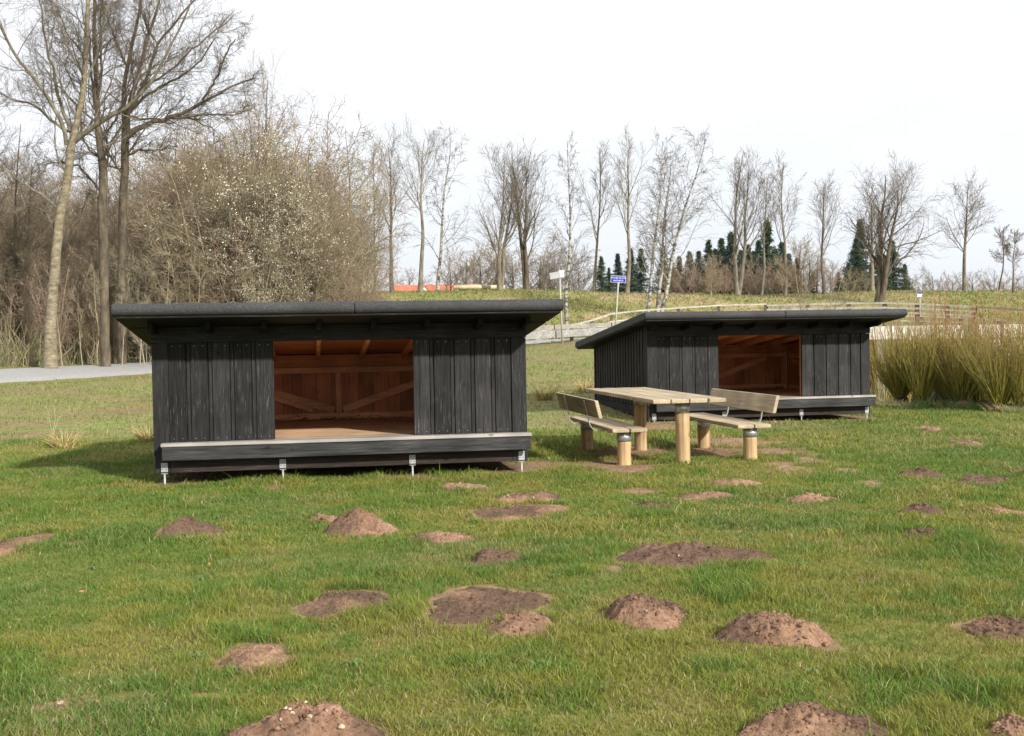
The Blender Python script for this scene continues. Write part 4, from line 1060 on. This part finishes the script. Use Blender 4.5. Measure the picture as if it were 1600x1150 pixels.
FIRS = [(1050, 402, 111, 2, 'fir in the left part of the fir wood, behind pink twigs'), (1092, 392, 112, 2, 'dark fir filling the wood left of the fan shaped tree'), (1118, 388, 113, 0, 'fir of the back row below the middle group'), (1136, 392, 112, 2, 'wide fir behind the foot of the fan shaped tree'), (1158, 390, 112, 0, 'fir of the back row right behind the fan shaped tree'), (1178, 392, 112, 2, 'dark fir between the fan shaped tree and the tallest fir'), (1212, 388, 112, 2, 'dark fir of the back row right of the tallest fir'), (1234, 396, 112, 2, 'dark fir at the right end of the fir wood'), (1326, 412, 105, 2, 'low dark fir left of the right group'), (1372, 388, 104, 2, 'dark fir behind the middle of the broad bare tree'), (940, 400, 97, 0, 'leftmost fir of the dark group left of the blue sign'), (966, 396, 98, 1, 'fir right behind the blue sign'), (952, 418, 92, 2, 'lower fir filling the gap behind the blue sign'), (986, 388, 101, 1, 'slender fir just right of the blue sign'),
 (1002, 388, 97, 2, 'sparse fir standing left of the leaning birches'), (1038, 384, 98, 0, 'fir between the two birch stems'), (1062, 400, 106, 1, 'fir just right of the wide birch crown'), (1078, 392, 108, 0, 'dark fir in the wood above the pink shrubs'),
 (1108, 374, 105, 0, 'fir at the left of the tall middle fir group'), (1128, 372, 108, 2, 'broad fir in the middle group'), (1143, 362, 106, 1, 'fir behind the fan shaped bare tree'), (1170, 382, 104, 2, 'lower fir right of the fan shaped bare tree'),
 (1200, 343, 105, 0, 'tallest fir of the wood, between the thin bare trees'), (1186, 375, 102, 1, 'fir tucked against the tallest fir'), (1222, 378, 107, 2, 'fir on the right shoulder of the wood'), (1246, 402, 101, 0, 'low fir behind the olive sapling'),
 (1345, 342, 96, 1, 'tall fir left of the broad bare tree'), (1338, 372, 94, 2, 'wide fir at the foot of the tall one left of the broad bare tree'), (1396, 376, 96, 2, 'broad fir behind the right half of the broad bare tree'), (1381, 396, 95, 0, 'fir behind the trunk of the broad bare tree'), (1414, 412, 98, 0, 'last low fir at the right end of the group'),
 (1310, 425, 97, 2, 'low spreading fir between the two fir groups'), (1362, 410, 100, 0, 'fir filling the middle of the right group'), (1270, 425, 100, 2, 'dark low fir seen through the olive sapling')]
for px, top, Y, k, lab in FIRS:
    o = FP[k] if k not in fu else copy_tree(FP[k]); fu.add(k)
    x = ray(px, 455)[0]*Y; g = gz(x, Y); h = atY(px, top, Y).z-g; s = h/8.
    o.location = (x, Y, g); o.scale = (s*random.uniform(.9, 1.15), s, s); o.rotation_euler = (0, 0, random.uniform(0, 6)); o['label'] = lab; o['group'] = 'dark firs behind the bank'
# reddish birch scrub and grey wood further off: one grown, many copied
def round_proto(seed, twm, h=6., wd=6., n=1):
    rg = np.random.default_rng(seed); t = root('bare_tree', 'x', 'tree', (0, 0, 0))
    pts = [(0, 0, -.2), (.1, 0, h*.3), (.0, .1, h*.6), (.1, 0, h*.9)]; T = line(pts, [.14, .12, .07, .02], 12)
    link('trunk', joined('trunk', [(T[0], T[1], 6, 0)], [M['bark_brown']]), t)
    A = grow(T[0], T[1], 18, 0, 55, 7, rg, .15, .95, .10, .12, .5, .022, .3, .4, Lr=wd*.62)
    Bq = grow(A[0], A[1], 9, .4, 42, 5, rg, .15, 1, .05, .15, .5, .013, .4, .35)
    Cq = grow(Bq[0], Bq[1], 6, .5, 42, 4, rg, .1, 1, .03, .2, .6, .010, .6, .3)
    link('crown', joined('crown', [(A[0], A[1], 3, 0), (Bq[0], Bq[1], 3, 0), (Cq[0], Cq[1], 3, 0)], [M[twm]]), t); return t
RP = [round_proto(501, 'twig_grey'), round_proto(502, 'twig_red', wd=4.5), round_proto(503, 'twig_brown')]; ru = set()
def put_round(k, px, top, Y, lab, grp, sx=1.):
    o = RP[k] if k not in ru else copy_tree(RP[k]); ru.add(k)
    x = ray(px, 455)[0]*Y; g = gz(x, Y); h = atY(px, top, Y).z-g; s = h/6.
    o.location = (x, Y, g); o.scale = (s*sx, s*sx, s); o.rotation_euler = (0, 0, random.uniform(0, 6)); o['label'] = lab; o['group'] = grp
gw = 'far grey bare trees behind the bank'
for i, (px, top) in enumerate([(705, 402), (728, 396), (752, 392), (775, 388), (800, 392), (822, 396), (846, 388), (868, 394), (890, 398), (640, 425), (905, 410), (740, 410), (860, 405), (550, 440), (575, 435)]):
    put_round((0, 2)[i % 2], px, top, 128+(i*37 % 20), 'far rounded grey bare tree in the hazy line behind the nearer shelter roof', gw, 1.1)
gp = 'reddish young birches before the firs'
for i in range(26):
    px = 1040+i*10.3; put_round(1, px, (418, 408, 424, 402, 415)[i % 5], 86+(i*13 % 9), 'reddish twigged young tree in the low belt in front of the firs', gp, .85)
for i, px in enumerate((1250, 1265, 1300, 1325, 1350)):
    put_round(2, px, (372, 385, 410, 420, 425)[i], 88, 'brown twigged tree in the gap between the fir groups', 'brown trees between the fir groups', .8)
gr = 'low hazy bushes on the horizon at right'
for i in range(12): put_round((2, 1, 0)[i % 3], 1425+i*16, (430, 436, 426, 440)[i % 4], 96+(i*17 % 25), 'low bare bush on the skyline at the right', gr, 1.2)

# ------------------------------------------------------------ willows
def willow_proto(seed, h, wd, n, red=.5):
    rg = np.random.default_rng(seed); t = root('willow_shrub', 'x', 'shrub', (0, 0, 0))
    a = rg.uniform(0, 6.28, n); til = rg.random(n)**.7*wd/h*.85; ln = h*(.36+.68*rg.random(n)**1.5); K = 8
    P = np.empty((n, K, 3)); P[:, 0] = np.stack([np.cos(a)*rg.random(n)*.28, np.sin(a)*rg.random(n)*.2, .12+rg.random(n)*.15], 1)
    d = np.stack([np.cos(a)*til, np.sin(a)*til, np.ones(n)], 1); d /= np.linalg.norm(d, axis=1, keepdims=True)
    for k in range(1, K): d = d+rg.normal(size=d.shape)*.035+np.array([0, 0, .06]); d /= np.linalg.norm(d, axis=1, keepdims=True); P[:, k] = P[:, k-1]+d*(ln/(K-1))[:, None]
    R = (.0055+.005*rg.random(n))[:, None]*np.linspace(1, .35, K)[None, :]
    f = np.linspace(0, 1, K)[None, :, None]; g = np.array([.27, .235, .04]); g2 = np.array([.20, .19, .05]); rd = np.array([.26, .12, .07])
    mix = rg.random((n, 1, 1)); base = g*(1-mix)+g2*mix; w = np.clip((f-.45)/.5, 0, 1)*red*(.5+rg.random((n, 1, 1)))
    C = base*(1-np.clip(w, 0, 1))+rd*np.clip(w, 0, 1); C = C*(.7+.6*rg.random((n, 1, 1)))
    S = grow(P, R, 2, .28, 22, 4, rg, .35, .9, .08, .06, .6, .0035, .5, .4); CS = np.repeat(C[:, 5:6], 2, 0)*np.ones((1, 4, 1))
    link('stems', joined('stems', [(P, R, 4, 0, C), (S[0], S[1], 3, 0, CS)], [M['stem']]), t)
    m = MB(); rr = random.Random(seed)
    for k in range(5):
        x, y = rr.uniform(-.22, .22), rr.uniform(-.15, .15); m.tube([(x, y, -.1), (x*1.1, y, .05), (x*1.2, y, .12+rr.random()*.05), (x*1.2, y, .18)], [.08, .10, .09, .03], 9, (.09, .07, .05))
    m.build('stump', M['stump'], t)
    return t
WP = [willow_proto(601, 2.2, 1.9, 280, .35), willow_proto(602, 2.0, 2.3, 300, .35), willow_proto(603, 2.4, 1.5, 150, .9), willow_proto(604, 2.3, 1.6, 60, 1.2)]; wu = set()
WL = [(1378, 629, 492, 0, 'greenish willow shrub right beside the farther shelter'), (1406, 630, 486, 1, 'willow shrub second to the right of the farther shelter, leaning stems low'), (1440, 632, 490, 0, 'willow shrub over the dark stump left of centre in the willow row'),
      (1474, 632, 476, 2, 'red tipped willow shrub in the middle of the row'), (1500, 634, 496, 1, 'willow shrub on the stump beside the blue grey grass tuft'), (1532, 634, 490, 0, 'thick olive willow shrub left of the right picture edge'), (1562, 642, 496, 1, 'olive willow shrub at the right picture edge, dark at its foot'),
      (1596, 642, 484, 2, 'willow shrub cut off by the right picture edge'), (1630, 640, 470, 1, 'willow shrub just outside the right edge, its stems leaning in')]
for px, py, top, k, lab in WL:
    o = WP[k] if k not in wu else copy_tree(WP[k]); wu.add(k)
    p = hit(px, py); h = atY(px, top, p.y).z-p.z; s = h/(2.3, 2.15, 2.5)[k]
    o.location = p; o.scale = (s*1.1, s*1.0, s); o.rotation_euler = (0, 0, random.uniform(0, 6)); o['label'] = lab; o['group'] = 'olive willow shrubs beside the bridge'
for i in range(11):
    k = 3; o = WP[3] if i == 0 else copy_tree(WP[k]); px = 1385+i*22+random.uniform(-5, 5); Y = random.uniform(27.5, 33)
    x = ray(px, 500)[0]*Y; g = gz(x, Y); top = (462, 474, 455, 468)[i % 4]-(8 if px > 1450 else -14); h = atY(px, top, Y).z-g; s = h/2.4
    o.location = (x, Y, g); o.scale = (s*.8, s*.8, s); o.rotation_euler = (0, 0, random.uniform(0, 6))
    o['label'] = 'red tipped willow standing farther back in the row before the bridge'; o['group'] = 'farther red tipped willows before the bridge'

# ------------------------------------------------------------ tufts and small plants
def tuft(px, py, r, h, n, col, label, name='grass_tuft', wd=.006, grp=None, spread=.6, cat='grass tuft'):
    rg = np.random.default_rng(int(px*3+py)); p = hit(px, py); K = 5; a = rg.uniform(0, 6.28, n); rad = r*rg.random(n)**.5
    P = np.empty((n, K, 3)); P[:, 0] = np.stack([np.cos(a)*rad, np.sin(a)*rad, np.full(n, -.01)], 1)
    d = np.stack([np.cos(a)*spread*rg.random(n), np.sin(a)*spread*rg.random(n), np.ones(n)], 1)
    ln = h*(.5+.6*rg.random(n))
    for k in range(1, K): d = d+rg.normal(size=d.shape)*.08+np.stack([np.cos(a)*.16, np.sin(a)*.16, np.full(n, -.10)], 1); d /= np.linalg.norm(d, axis=1, keepdims=True); P[:, k] = P[:, k-1]+d*(ln/(K-1))[:, None]
    R = np.tile(np.linspace(1, .2, K)*wd/2, (n, 1)); c = np.array(col)*(.65+.7*rg.random((n, 1, 1)))*np.ones((n, K, 1))
    me = joined(name, [(P, R, 3, 0, c)], [M['stem']]); o = link(name, me); o.location = p
    return tagp(o, label, cat, grp)
tuft(1494, 632, .38, .42, 420, (.24, .29, .20), 'blue grey arching grass tuft in front of the willows', wd=.010)
tuft(1445, 630, .22, .22, 160, (.50, .38, .18), 'dry yellow tuft below the left willows', wd=.009, grp='dry yellow tufts under the willows')
tuft(1380, 624, .18, .34, 200, (.55, .40, .20), 'dry straw coloured clump against the farther shelter corner', wd=.010, grp='dry yellow tufts under the willows')
tuft(1430, 620, .30, .25, 260, (.16, .24, .12), 'green tuft under the left willows', wd=.009)
tuft(1467, 634, .35, .22, 320, (.08, .17, .04), 'dark green growth between the willow stumps', name='ground_plant', wd=.012, cat='plant')
tuft(1585, 642, .3, .2, 200, (.40, .30, .16), 'straw tuft at the foot of the right edge willow', wd=.009, grp='dry yellow tufts under the willows')
for px, py, lab in ((100, 700, 'dry yellow seedling clump left of the nearer shelter, farther left one'), (234, 690, 'dry yellow clump at the left corner of the nearer shelter'), (851, 625, 'dry yellow weed standing behind the left bench'), (915, 612, 'dry yellow weed behind the left end of the table')):
    tuft(px, py, .13, .34, 130, (.42, .33, .14), lab, name='dry_weed', wd=.012, grp='dry yellow weeds', cat='weed')
for px, py, h, lab in ((82, 682, .75, 'single dead stalk left of the nearer shelter'), (211, 674, .8, 'tall dead stalk close to the nearer shelter')):
    tuft(px, py, .02, h, 3, (.42, .36, .24), lab, name='dead_stalk', wd=.008, grp='dead stalks in the field', spread=.15, cat='stalk')
for i_ in range(9):
    tuft(1370+i_*28, 634+(i_ % 3)*2+(i_ > 5)*6, .30, .20, 220, ((.12, .20, .05), (.40, .31, .16), (.16, .21, .08))[i_ % 3], 'low mixed grass growing along the foot of the willows', name='grass_tuft', wd=.008, grp='low grass at the foot of the willows')
def rosette(px, py, n, L, label):
    p = hit(px, py); rg = random.Random(int(px)); m = MB()
    for k in range(n):
        a = k*6.28/n+rg.uniform(-.3, .3); l = L*rg.uniform(.7, 1.1); w = l*.28; ca, sa = math.cos(a), math.sin(a); b = len(m.v); col = jit((.13, .21, .06), .25, rg)
        for (f, ww, z) in ((0, .2, .01), (.35, .9, .05), (.7, 1, .055), (1, .1, .02)):
            for s in (-1, 1): m.v.append((ca*l*f-sa*w*ww*s*.5, sa*l*f+ca*w*ww*s*.5, z*l/.1+rg.uniform(0, .004))); m.c.append(col)
        for q in range(3): m.f.append((b+q*2, b+q*2+1, b+q*2+3, b+q*2+2)); m.m.append(0); m.sm.append(True)
    o = m.build('weed_rosette', M['leaf_green']); o.location = p; tagp(o, label, 'weed', 'leafy weeds in the lawn')
rosette(410, 749, 9, .15, 'broad leaved weed beside the second anchor of the nearer shelter'); rosette(452, 748, 6, .10, 'small pale weed right of the second anchor of the nearer shelter')
rosette(268, 748, 8, .14, 'low weed by the first anchor of the nearer shelter'); rosette(366, 1052, 6, .05, 'tiny weed growing on the flat dark soil oval'); rosette(588, 823, 5, .05, 'small weed at the right foot of the tallest molehill')
rosette(340, 812, 6, .06, 'small weed at the right of the broken molehill')
for k in range(30): # lawn weeds, low and small
    px = rs.uniform(20, 1580); py = rs.uniform(790, 1130); p = hit(px, py)
    if hill_mask(np.array([p.x]), np.array([p.y]), 1.15)[0]: continue
    rosette(px, py, rs.randint(4, 7), rs.uniform(.03, .06), 'tiny leafy weed growing in the open lawn')
def leaf(px, py, size, col, label, grp='fallen leaves on the lawn'):
    p = hit(px, py, .035); m = MB(); rg = random.Random(int(px+py)); b = 0
    pts = [(-1, 0, 0), (-.4, -.45, .15), (.3, -.5, .1), (1, 0, .25), (.3, .5, .2), (-.4, .45, .05)]
    for q in pts: m.v.append(tuple(c*size for c in q)); m.c.append(col)
    m.v.append((0, 0, -.05*size)); m.c.append(col)
    for k in range(6): m.f.append((k, (k+1) % 6, 6)); m.m.append(0); m.sm.append(False)
    o = m.build('fallen_leaf', M['leaf_brown']); o.location = p+Vector((0, 0, .035)); o.rotation_euler = (rg.uniform(-.5, .5), rg.uniform(-.5, .5), rg.uniform(0, 6)); tagp(o, label, 'leaf', grp)
for px, py, c, lab in ((322, 893, (.5, .16, .05), 'orange leaf in the lawn below the broken molehill'), (327, 882, (.45, .2, .08), 'small orange leaf just above another, below the broken molehill'), (127, 925, (.5, .24, .10), 'tan leaf in the left lawn'), (163, 711, (.55, .18, .06), 'orange leaf in the shaded grass left of the shelter'),
                       (683, 845, (.55, .24, .12), 'orange leaf on the low worn molehill'), (487, 902, (.4, .14, .06), 'dark orange leaf in the lawn above the left flat soil patch'), (140, 973, (.3, .12, .06), 'brown leaf in the lower left lawn'), (1452, 755, (.5, .24, .1), 'tan leaf below the farther left dark molehill')):
    leaf(px, py, .019, tuple(x_*.7 for x_ in c), lab)

# ------------------------------------------------------------ road, bridge, railings
def strip(name, half, zoff, m, label, i0=0, i1=None):
    Q = ROAD[i0:i1]; Nn = RN[i0:i1]; V = []; n = 9
    for j in range(n):
        s = -half+2*half*j/(n-1); V.append(np.stack([Q[:, 0]+Nn[:, 0]*s, Q[:, 1]+Nn[:, 1]*s, Q[:, 2]+s/1.9*Q[:, 3]+zoff+(-.10 if j in (0, n-1) else .012*(1-(s/half)**2))], 1))
    V = np.stack(V, 1).reshape(-1, 3); K = len(Q); i = (np.arange(K-1)*n)[:, None]+np.arange(n-1)[None, :]
    F = np.stack([i, i+n, i+n+1, i+1], -1).reshape(-1, 4)
    me = np_mesh(name, V, F[:, ::-1], [m]); tagp(link(name, me), label, kind='structure')
strip('path', 1.85, .0, M['road'], 'pale asphalt path curving behind the shelters')
def bridge():
    t = root('bridge', 'low pale concrete bridge behind the willows', 'bridge', (14.5, 46.9, 1.6))
    o = Vector((14.5, 46.9, 1.6))
    sel = [i for i in range(len(ROAD)) if 8.0 < ROAD[i, 0] < 21.5]
    def rib(s0, s1, z0, z1, m, name, mi):
        mb = MB()
        for a, b in zip(sel[:-1], sel[1:]):
            def P(i, s, z): return Vector((ROAD[i, 0]+RN[i, 0]*s, ROAD[i, 1]+RN[i, 1]*s, ROAD[i, 2]+z))-o
            mb.quadbox([P(a, s0, z0), P(b, s0, z0), P(b, s1, z0), P(a, s1, z0), P(a, s0, z1), P(b, s0, z1), P(b, s1, z1), P(a, s1, z1)])
        mb.build(name, M[m], t)
    rib(-2.05, 2.05, -.42, -.07, 'concrete_dark', 'deck_slab', 0)
    rib(-2.28, -2.06, -.44, .06, 'concrete', 'edge_beam', 0); rib(2.06, 2.28, -.44, .06, 'concrete', 'edge_beam', 0)
    m = MB(); m.box(-5.6, -4.9, -1.2, 3.0, -3.6, -.46); m.build('abutment', M['concrete_dark'], t)
    m = MB(); m.box(3.4, 6.2, -2.3, 2.0, -3.6, -.46); m.build('abutment', M['concrete'], t)
    m = MB(); m.box(-.5, -.1, -1.8, 1.8, -3.6, -.44); m.build('pier', M['concrete_dark'], t)
bridge()
def railing(name, label, pts, rails, ph, pw=.12, down=.25, rw=.05, rh=.07):
    """pts: (x,y,z) of post feet"""
    o = Vector(pts[0]); t = root(name, label, 'railing', o)
    for p in pts:
        m = MB(); q = Vector(p)-o; m.box(q.x-pw/2, q.x+pw/2, q.y-pw/2, q.y+pw/2, q.z-down, q.z+ph); m.build('post', M['post_brown'], t)
    for h in rails:
        m = MB()
        for a, b in zip(pts[:-1], pts[1:]): m.bar(Vector(a)-o+Vector((0, -pw/2-.03, h)), Vector(b)-o+Vector((0, -pw/2-.03, h)), rw, rh)
        m.build('rail', M['rail_pale'], t)
    return t
def off(i, s, dz=0): return (ROAD[i, 0]+RN[i, 0]*s, ROAD[i, 1]+RN[i, 1]*s, ROAD[i, 2]+dz)
near = [(a, b) for a, b in ((1197, 47.0), (1262, 46.6), (1326, 46.2), (1382, 45.8), (1433, 45.4), (1480, 45.0), (1523, 44.6))]
tops = (476, 474, 472.5, 472, 473.5, 475.5, 478)
P1 = []
for (px, Y), ty in zip(near, tops):
    q = atY(px, ty, Y); P1.append((q.x, q.y, q.z-1.02))
railing('bridge_railing', 'nearer bridge railing with brown posts and pale timber rails behind the willows', P1, (.98, .80, .62), 1.02, .13)
q = atY(1523, 478, 44.6); q2 = atY(1566, 499, 43.6); q3 = atY(1640, 508, 42)
railing('ramp_railing', 'low railing running down to the right edge from the bridge', [(q.x+.1, q.y, q.z-1.0), (q2.x, q2.y, q2.z-.55), (q3.x, q3.y, q3.z-.5)], (.95, ), .5, .1)
P2 = []
for px, ty, Y in ((1100, 487, 52.5), (1160, 488, 52.3), (1230, 489, 52), (1300, 490, 51.5), (1370, 491, 51), (1440, 493, 50.5), (1500, 495, 50), (1560, 499, 49), (1620, 504, 48)):
    q = atY(px, ty, Y); P2.append((q.x, q.y, q.z-.8))
railing('bridge_railing', 'farther bridge railing, lower in the picture, just above the white bridge edge', P2, (.76, .55, .34, .12), .8, .10)
P3 = []
for px, ty, Y in ((834, 518, 51), (893, 507, 52), (925, 499, 53), (955, 489, 54), (1000, 484, 55.5), (1060, 480, 57), (1123, 476, 58), (1197, 474, 58.5)):
    q = atY(px, ty, Y); P3.append((q.x, q.y, q.z-1.0))
railing('field_railing', 'long curved timber railing at the foot of the bank, above the plank guard', P3, (.96, .60), 1.0, .12, .6)
# heavy plank guard between the shelters
def guard():
    t = root('plank_guard', 'heavy weathered plank guard rail beside the path, between the two shelters', 'guard rail', atY(822, 532, 42.5))
    o = t.location.copy(); A = atY(760, 530, 41.0); 
    m = MB(); m.bar(atY(770, 515.5, 41.5)-o, atY(985, 506, 46.5)-o, .10, .17, (.26, .24, .205)); m.build('upper_plank', M['log_far'], t, .01)
    m = MB(); m.bar(atY(770, 528.0, 41.4)-o, atY(985, 515, 46.4)-o, .12, .27, (.28, .27, .255)); m.build('lower_plank', M['log_far'], t, .01)
    for px in (790, 893, 960):
        f = (px-770)/215; q = atY(px, 512-10*f*.5, 41.5+5*f+.15)-o; m = MB(); m.box(q.x-.07, q.x+.07, q.y, q.y+.14, q.z-.9, q.z+.02, (.2, .16, .12)); m.build('post', M['log_far'], t)
guard()

# ------------------------------------------------------------ signs
def grey_sign():
    p = hit(879, 537); t = root('sign_post', 'blank grey sign backs set in a V on a thin pole beside the nearer shelter', 'road sign', p)
    top = atY(873, 424, p.y)-p
    m = MB(); m.tube([(0, 0, -.2), (top.x+.03, 0, top.z-.05)], .034, 10, (.5,)*3); m.build('pole', M['rail_pale'], t)
    c = atY(872, 430.5, p.y)-p
    m = MB(); m.bar((c.x-.30, -.05, c.z-.03), (c.x+.07, -.18, c.z+.03), .02, .24, (.5,)*3); m.build('sign_plate', M['sign_grey'], t, .004)
    m = MB(); m.bar((c.x+.02, -.16, c.z+.05), (c.x+.22, .12, c.z+.07), .02, .26, (.5,)*3); m.build('sign_plate', M['sign_grey'], t, .004)
    for z in (-.06, .05): m = MB(); m.tube([(c.x-.02, -.13, c.z+z), (c.x+.05, .02, c.z+z)], .02, 8); m.build('clamp', M['galv'], t)
grey_sign()
def text(body, size, loc, parent, m, rot):
    cu = bpy.data.curves.new('lettering', 'FONT'); cu.body = body; cu.size = size; cu.align_x = 'CENTER'; cu.align_y = 'CENTER'; cu.extrude = .0015; cu.materials.append(m)
    o = bpy.data.objects.new('lettering', cu); COL.objects.link(o); dg = bpy.context.evaluated_depsgraph_get()
    me = bpy.data.meshes.new_from_object(o.evaluated_get(dg)); bpy.data.objects.remove(o); me.materials.clear(); me.materials.append(m)
    q = link('lettering', me, parent); q.location = loc; q.rotation_euler = rot; return q
def blue_sign():
    Y = 45.5; b = atY(959.5, 520, Y); g = gz(b.x, b.y); b.z = g; top = atY(966, 431.5, Y)-b
    t = root('sign_post', 'small blue street name sign with white lettering on a pale pole behind the farther shelter', 'street sign', b)
    m = MB(); m.tube([(0, 0, -.2), (top.x, 0, top.z-.26)], .034, 10, (.5,)*3); m.build('pole', M['rail_pale'], t)
    c = atY(966.2, 436.3, Y)-b; W_, H_ = .56, .235; tz = -.035
    pl = MB(); pl.box(-W_/2-.012, W_/2+.012, 0, .018, -H_/2-.012, H_/2+.012); o = pl.build('sign_border', M['sign_white'], t, .003); o.location = c; o.rotation_euler = (0, R_(2.2), .05)
    pl = MB(); pl.box(-W_/2, W_/2, -.006, -.001, -H_/2, H_/2); f = pl.build('sign_face', M['sign_blue'], o)
    text('Kruusgd. Sø-stien', .078, (0, -.008, .052), f, M['sign_white'], (R_(90), 0, 0)); text('NATURSTI', .082, (0, -.008, -.058), f, M['sign_white'], (R_(90), 0, 0))
    m = MB(); m.box(c.x-.05, c.x+.05, .02, .07, c.z-.17, c.z+.05); m.build('clamp', M['sign_white'], t)
blue_sign()
def small_sign():
    Y = 60; b = atY(1438, 480, Y); b.z = gz(b.x, b.y)
    t = root('sign_post', 'tiny blue and white sign on a thin post on the bank above the bridge railing', 'road sign', b)
    c = atY(1436.5, 460, Y)-b; m = MB(); m.tube([(0, 0, -.2), (c.x*.5, 0, c.z-.1)], .03, 8); m.build('pole', M['rail_pale'], t)
    m = MB(); m.box(c.x-.12, c.x+.12, -.06, -.04, c.z-.13, c.z+.13); o = m.build('sign_plate', M['sign_white'], t, .003)
    m = MB(); m.box(c.x-.115, c.x+.115, -.065, -.061, c.z+.03, c.z+.125); m.box(c.x-.115, c.x+.115, -.065, -.061, c.z-.065, c.z-.045); m.build('blue_band', M['sign_blue'], o)
small_sign()

# ------------------------------------------------------------ farmhouse and log
def house():
    Y = 130; c = atY(680, 452, Y); g = gz(c.x, Y); t = root('farmhouse', 'long low house with a red tiled roof beyond the bank', 'house', (c.x, Y, g), .08)
    L = 4.4; ridge = atY(680, 442.5, Y).z-g; eave = ridge-2.1
    m = MB(); m.box(-L, L, 0, 7, -.3, eave+.05); m.build('wall', M['plaster'], t)
    m = MB(); prof = [(-.5, eave), (3.5, ridge), (7.5, eave), (7.5, eave-.15), (3.5, ridge-.2), (-.5, eave-.15)]; m.extr(prof, -L-.3, L+.3); rf = m.build('roof', M['roof_tile'], t)
    m = MB(); x = -1.1; m.quadbox([(x-1.5, -.35, eave-.3), (x+1.5, -.35, eave-.3), (x+1.5, 1.4, eave-.3), (x-1.5, 1.4, eave-.3), (x-.06, -.35, eave+1.75), (x+.06, -.35, eave+1.75), (x+.06, 2.6, eave+1.75), (x-.06, 2.6, eave+1.75)]); m.build('gable_dormer', M['plaster'], rf)
    for s in (-1, 1):
        m = MB(); m.bar((x+s*1.62, 1.1, eave-.3), (x, 1.1, eave+1.88), 3.2, .10, up=(0, 0, 1)); m.build('dormer_roof', M['roof_tile'], rf)
    for k in range(4):
        x = -L+1.3+k*2.0; m = MB(); m.box(x-.5, x+.5, -.05, -.005, eave-1.4, eave-.4); w = m.build('window', M['sign_white'], t)
        m = MB(); m.box(x-.43, x+.43, -.06, -.052, eave-1.33, eave-.47); m.build('pane', M['glass_dark'], w)
house()
def log():
    a = atY(709, 449.5, 76); b = atY(789, 449.0, 76.4); o = a.copy(); t = root('timber_log', 'long pale timber lying on the crest of the bank, above the nearer shelter roof', 'log', o)
    m = MB(); m.tube([(0, 0, 0), tuple((b-a)*.5+Vector((0, 0, .03))), tuple(b-a)], [.17, .16, .14], 12, (.50, .43, .28)); m.build('beam', M['log_far'], t)
    for f in (.06, .93):
        q = (b-a)*f; g = gz(o.x+q.x, o.y+q.y)-o.z; m = MB(); m.box(q.x-.12, q.x+.12, q.y-.1, q.y+.1, g-.1, q.z-.12, (.3, .26, .2)); m.build('support', M['log_far'], t)
log()

# ------------------------------------------------------------ light, sky, camera
SUN_EL, SUN_AZ = R_(28), R_(39)     # azimuth: from behind the viewer toward the right
sd = Vector((math.sin(SUN_AZ)*math.cos(SUN_EL), -math.cos(SUN_AZ)*math.cos(SUN_EL), math.sin(SUN_EL)))
sun = bpy.data.lights.new('sun', 'SUN'); sun.energy = 4.9; sun.angle = R_(2.2); sun.color = (1, .955, .88)
so = bpy.data.objects.new('sun', sun); COL.objects.link(so); so.rotation_euler = (-sd).to_track_quat('-Z', 'Y').to_euler()
w = bpy.data.worlds.new('World'); scene.world = w; w.use_nodes = True; nt = w.node_tree; nt.nodes.clear()
out = nt.nodes.new('ShaderNodeOutputWorld'); bg = N(nt, 'ShaderNodeBackground', Strength=.10)
sky = nt.nodes.new('ShaderNodeTexSky'); sky.sky_type = 'NISHITA'; sky.sun_disc = False; sky.sun_elevation = SUN_EL; sky.sun_rotation = math.atan2(sd.x, sd.y); sky.air_density = 1.2; sky.dust_density = 3
tc = nt.nodes.new('ShaderNodeTexCoord')
cl = noise(nt, tc.outputs['Generated'], 2.2, 5, .55, (1, 1, 2.5)); cr = ramp(nt, cl.outputs[0], [(.3, G(.80)), (.7, G(.98))])
cc = N(nt, 'ShaderNodeVectorMath', operation='SCALE'); cc.inputs[0].default_value = (1.0, 1.02, 1.06); cc.inputs['Scale'].default_value = 8.2
sep = nt.nodes.new('ShaderNodeSeparateXYZ'); nt.links.new(tc.outputs['Generated'], sep.inputs[0])
hz = ramp(nt, sep.outputs[2], [(.0, (.83, .86, .90)), (.10, (.93, .95, .975)), (.30, (1.06, 1.05, 1.05))])
cm = mul(nt, cc.outputs[0], hz.outputs[0])
mx = N(nt, 'ShaderNodeMix', data_type='RGBA'); nt.links.new(cr.outputs[0], mx.inputs[0]); nt.links.new(sky.outputs[0], mx.inputs[6]); nt.links.new(cm, mx.inputs[7])
nt.links.new(mx.outputs[2], bg.inputs[0]); nt.links.new(bg.outputs[0], out.inputs[0])

cam = bpy.data.cameras.new('camera'); cam.sensor_width = 36; cam.lens = 36*CF/1600; cam.clip_start = .1; cam.clip_end = 3000
co = bpy.data.objects.new('camera', cam); COL.objects.link(co)
co.matrix_world = Matrix.Translation((0, 0, CH)) @ Matrix.Rotation(math.pi/2-CT, 4, 'X') @ Matrix.Rotation(-CROLL, 4, 'Z')
scene.camera = co
vs = scene.view_settings; vs.view_transform = 'Standard'; vs.look = 'None'; vs.exposure = .42; vs.gamma = 1
scene.render.resolution_x = 1024; scene.render.resolution_y = 736
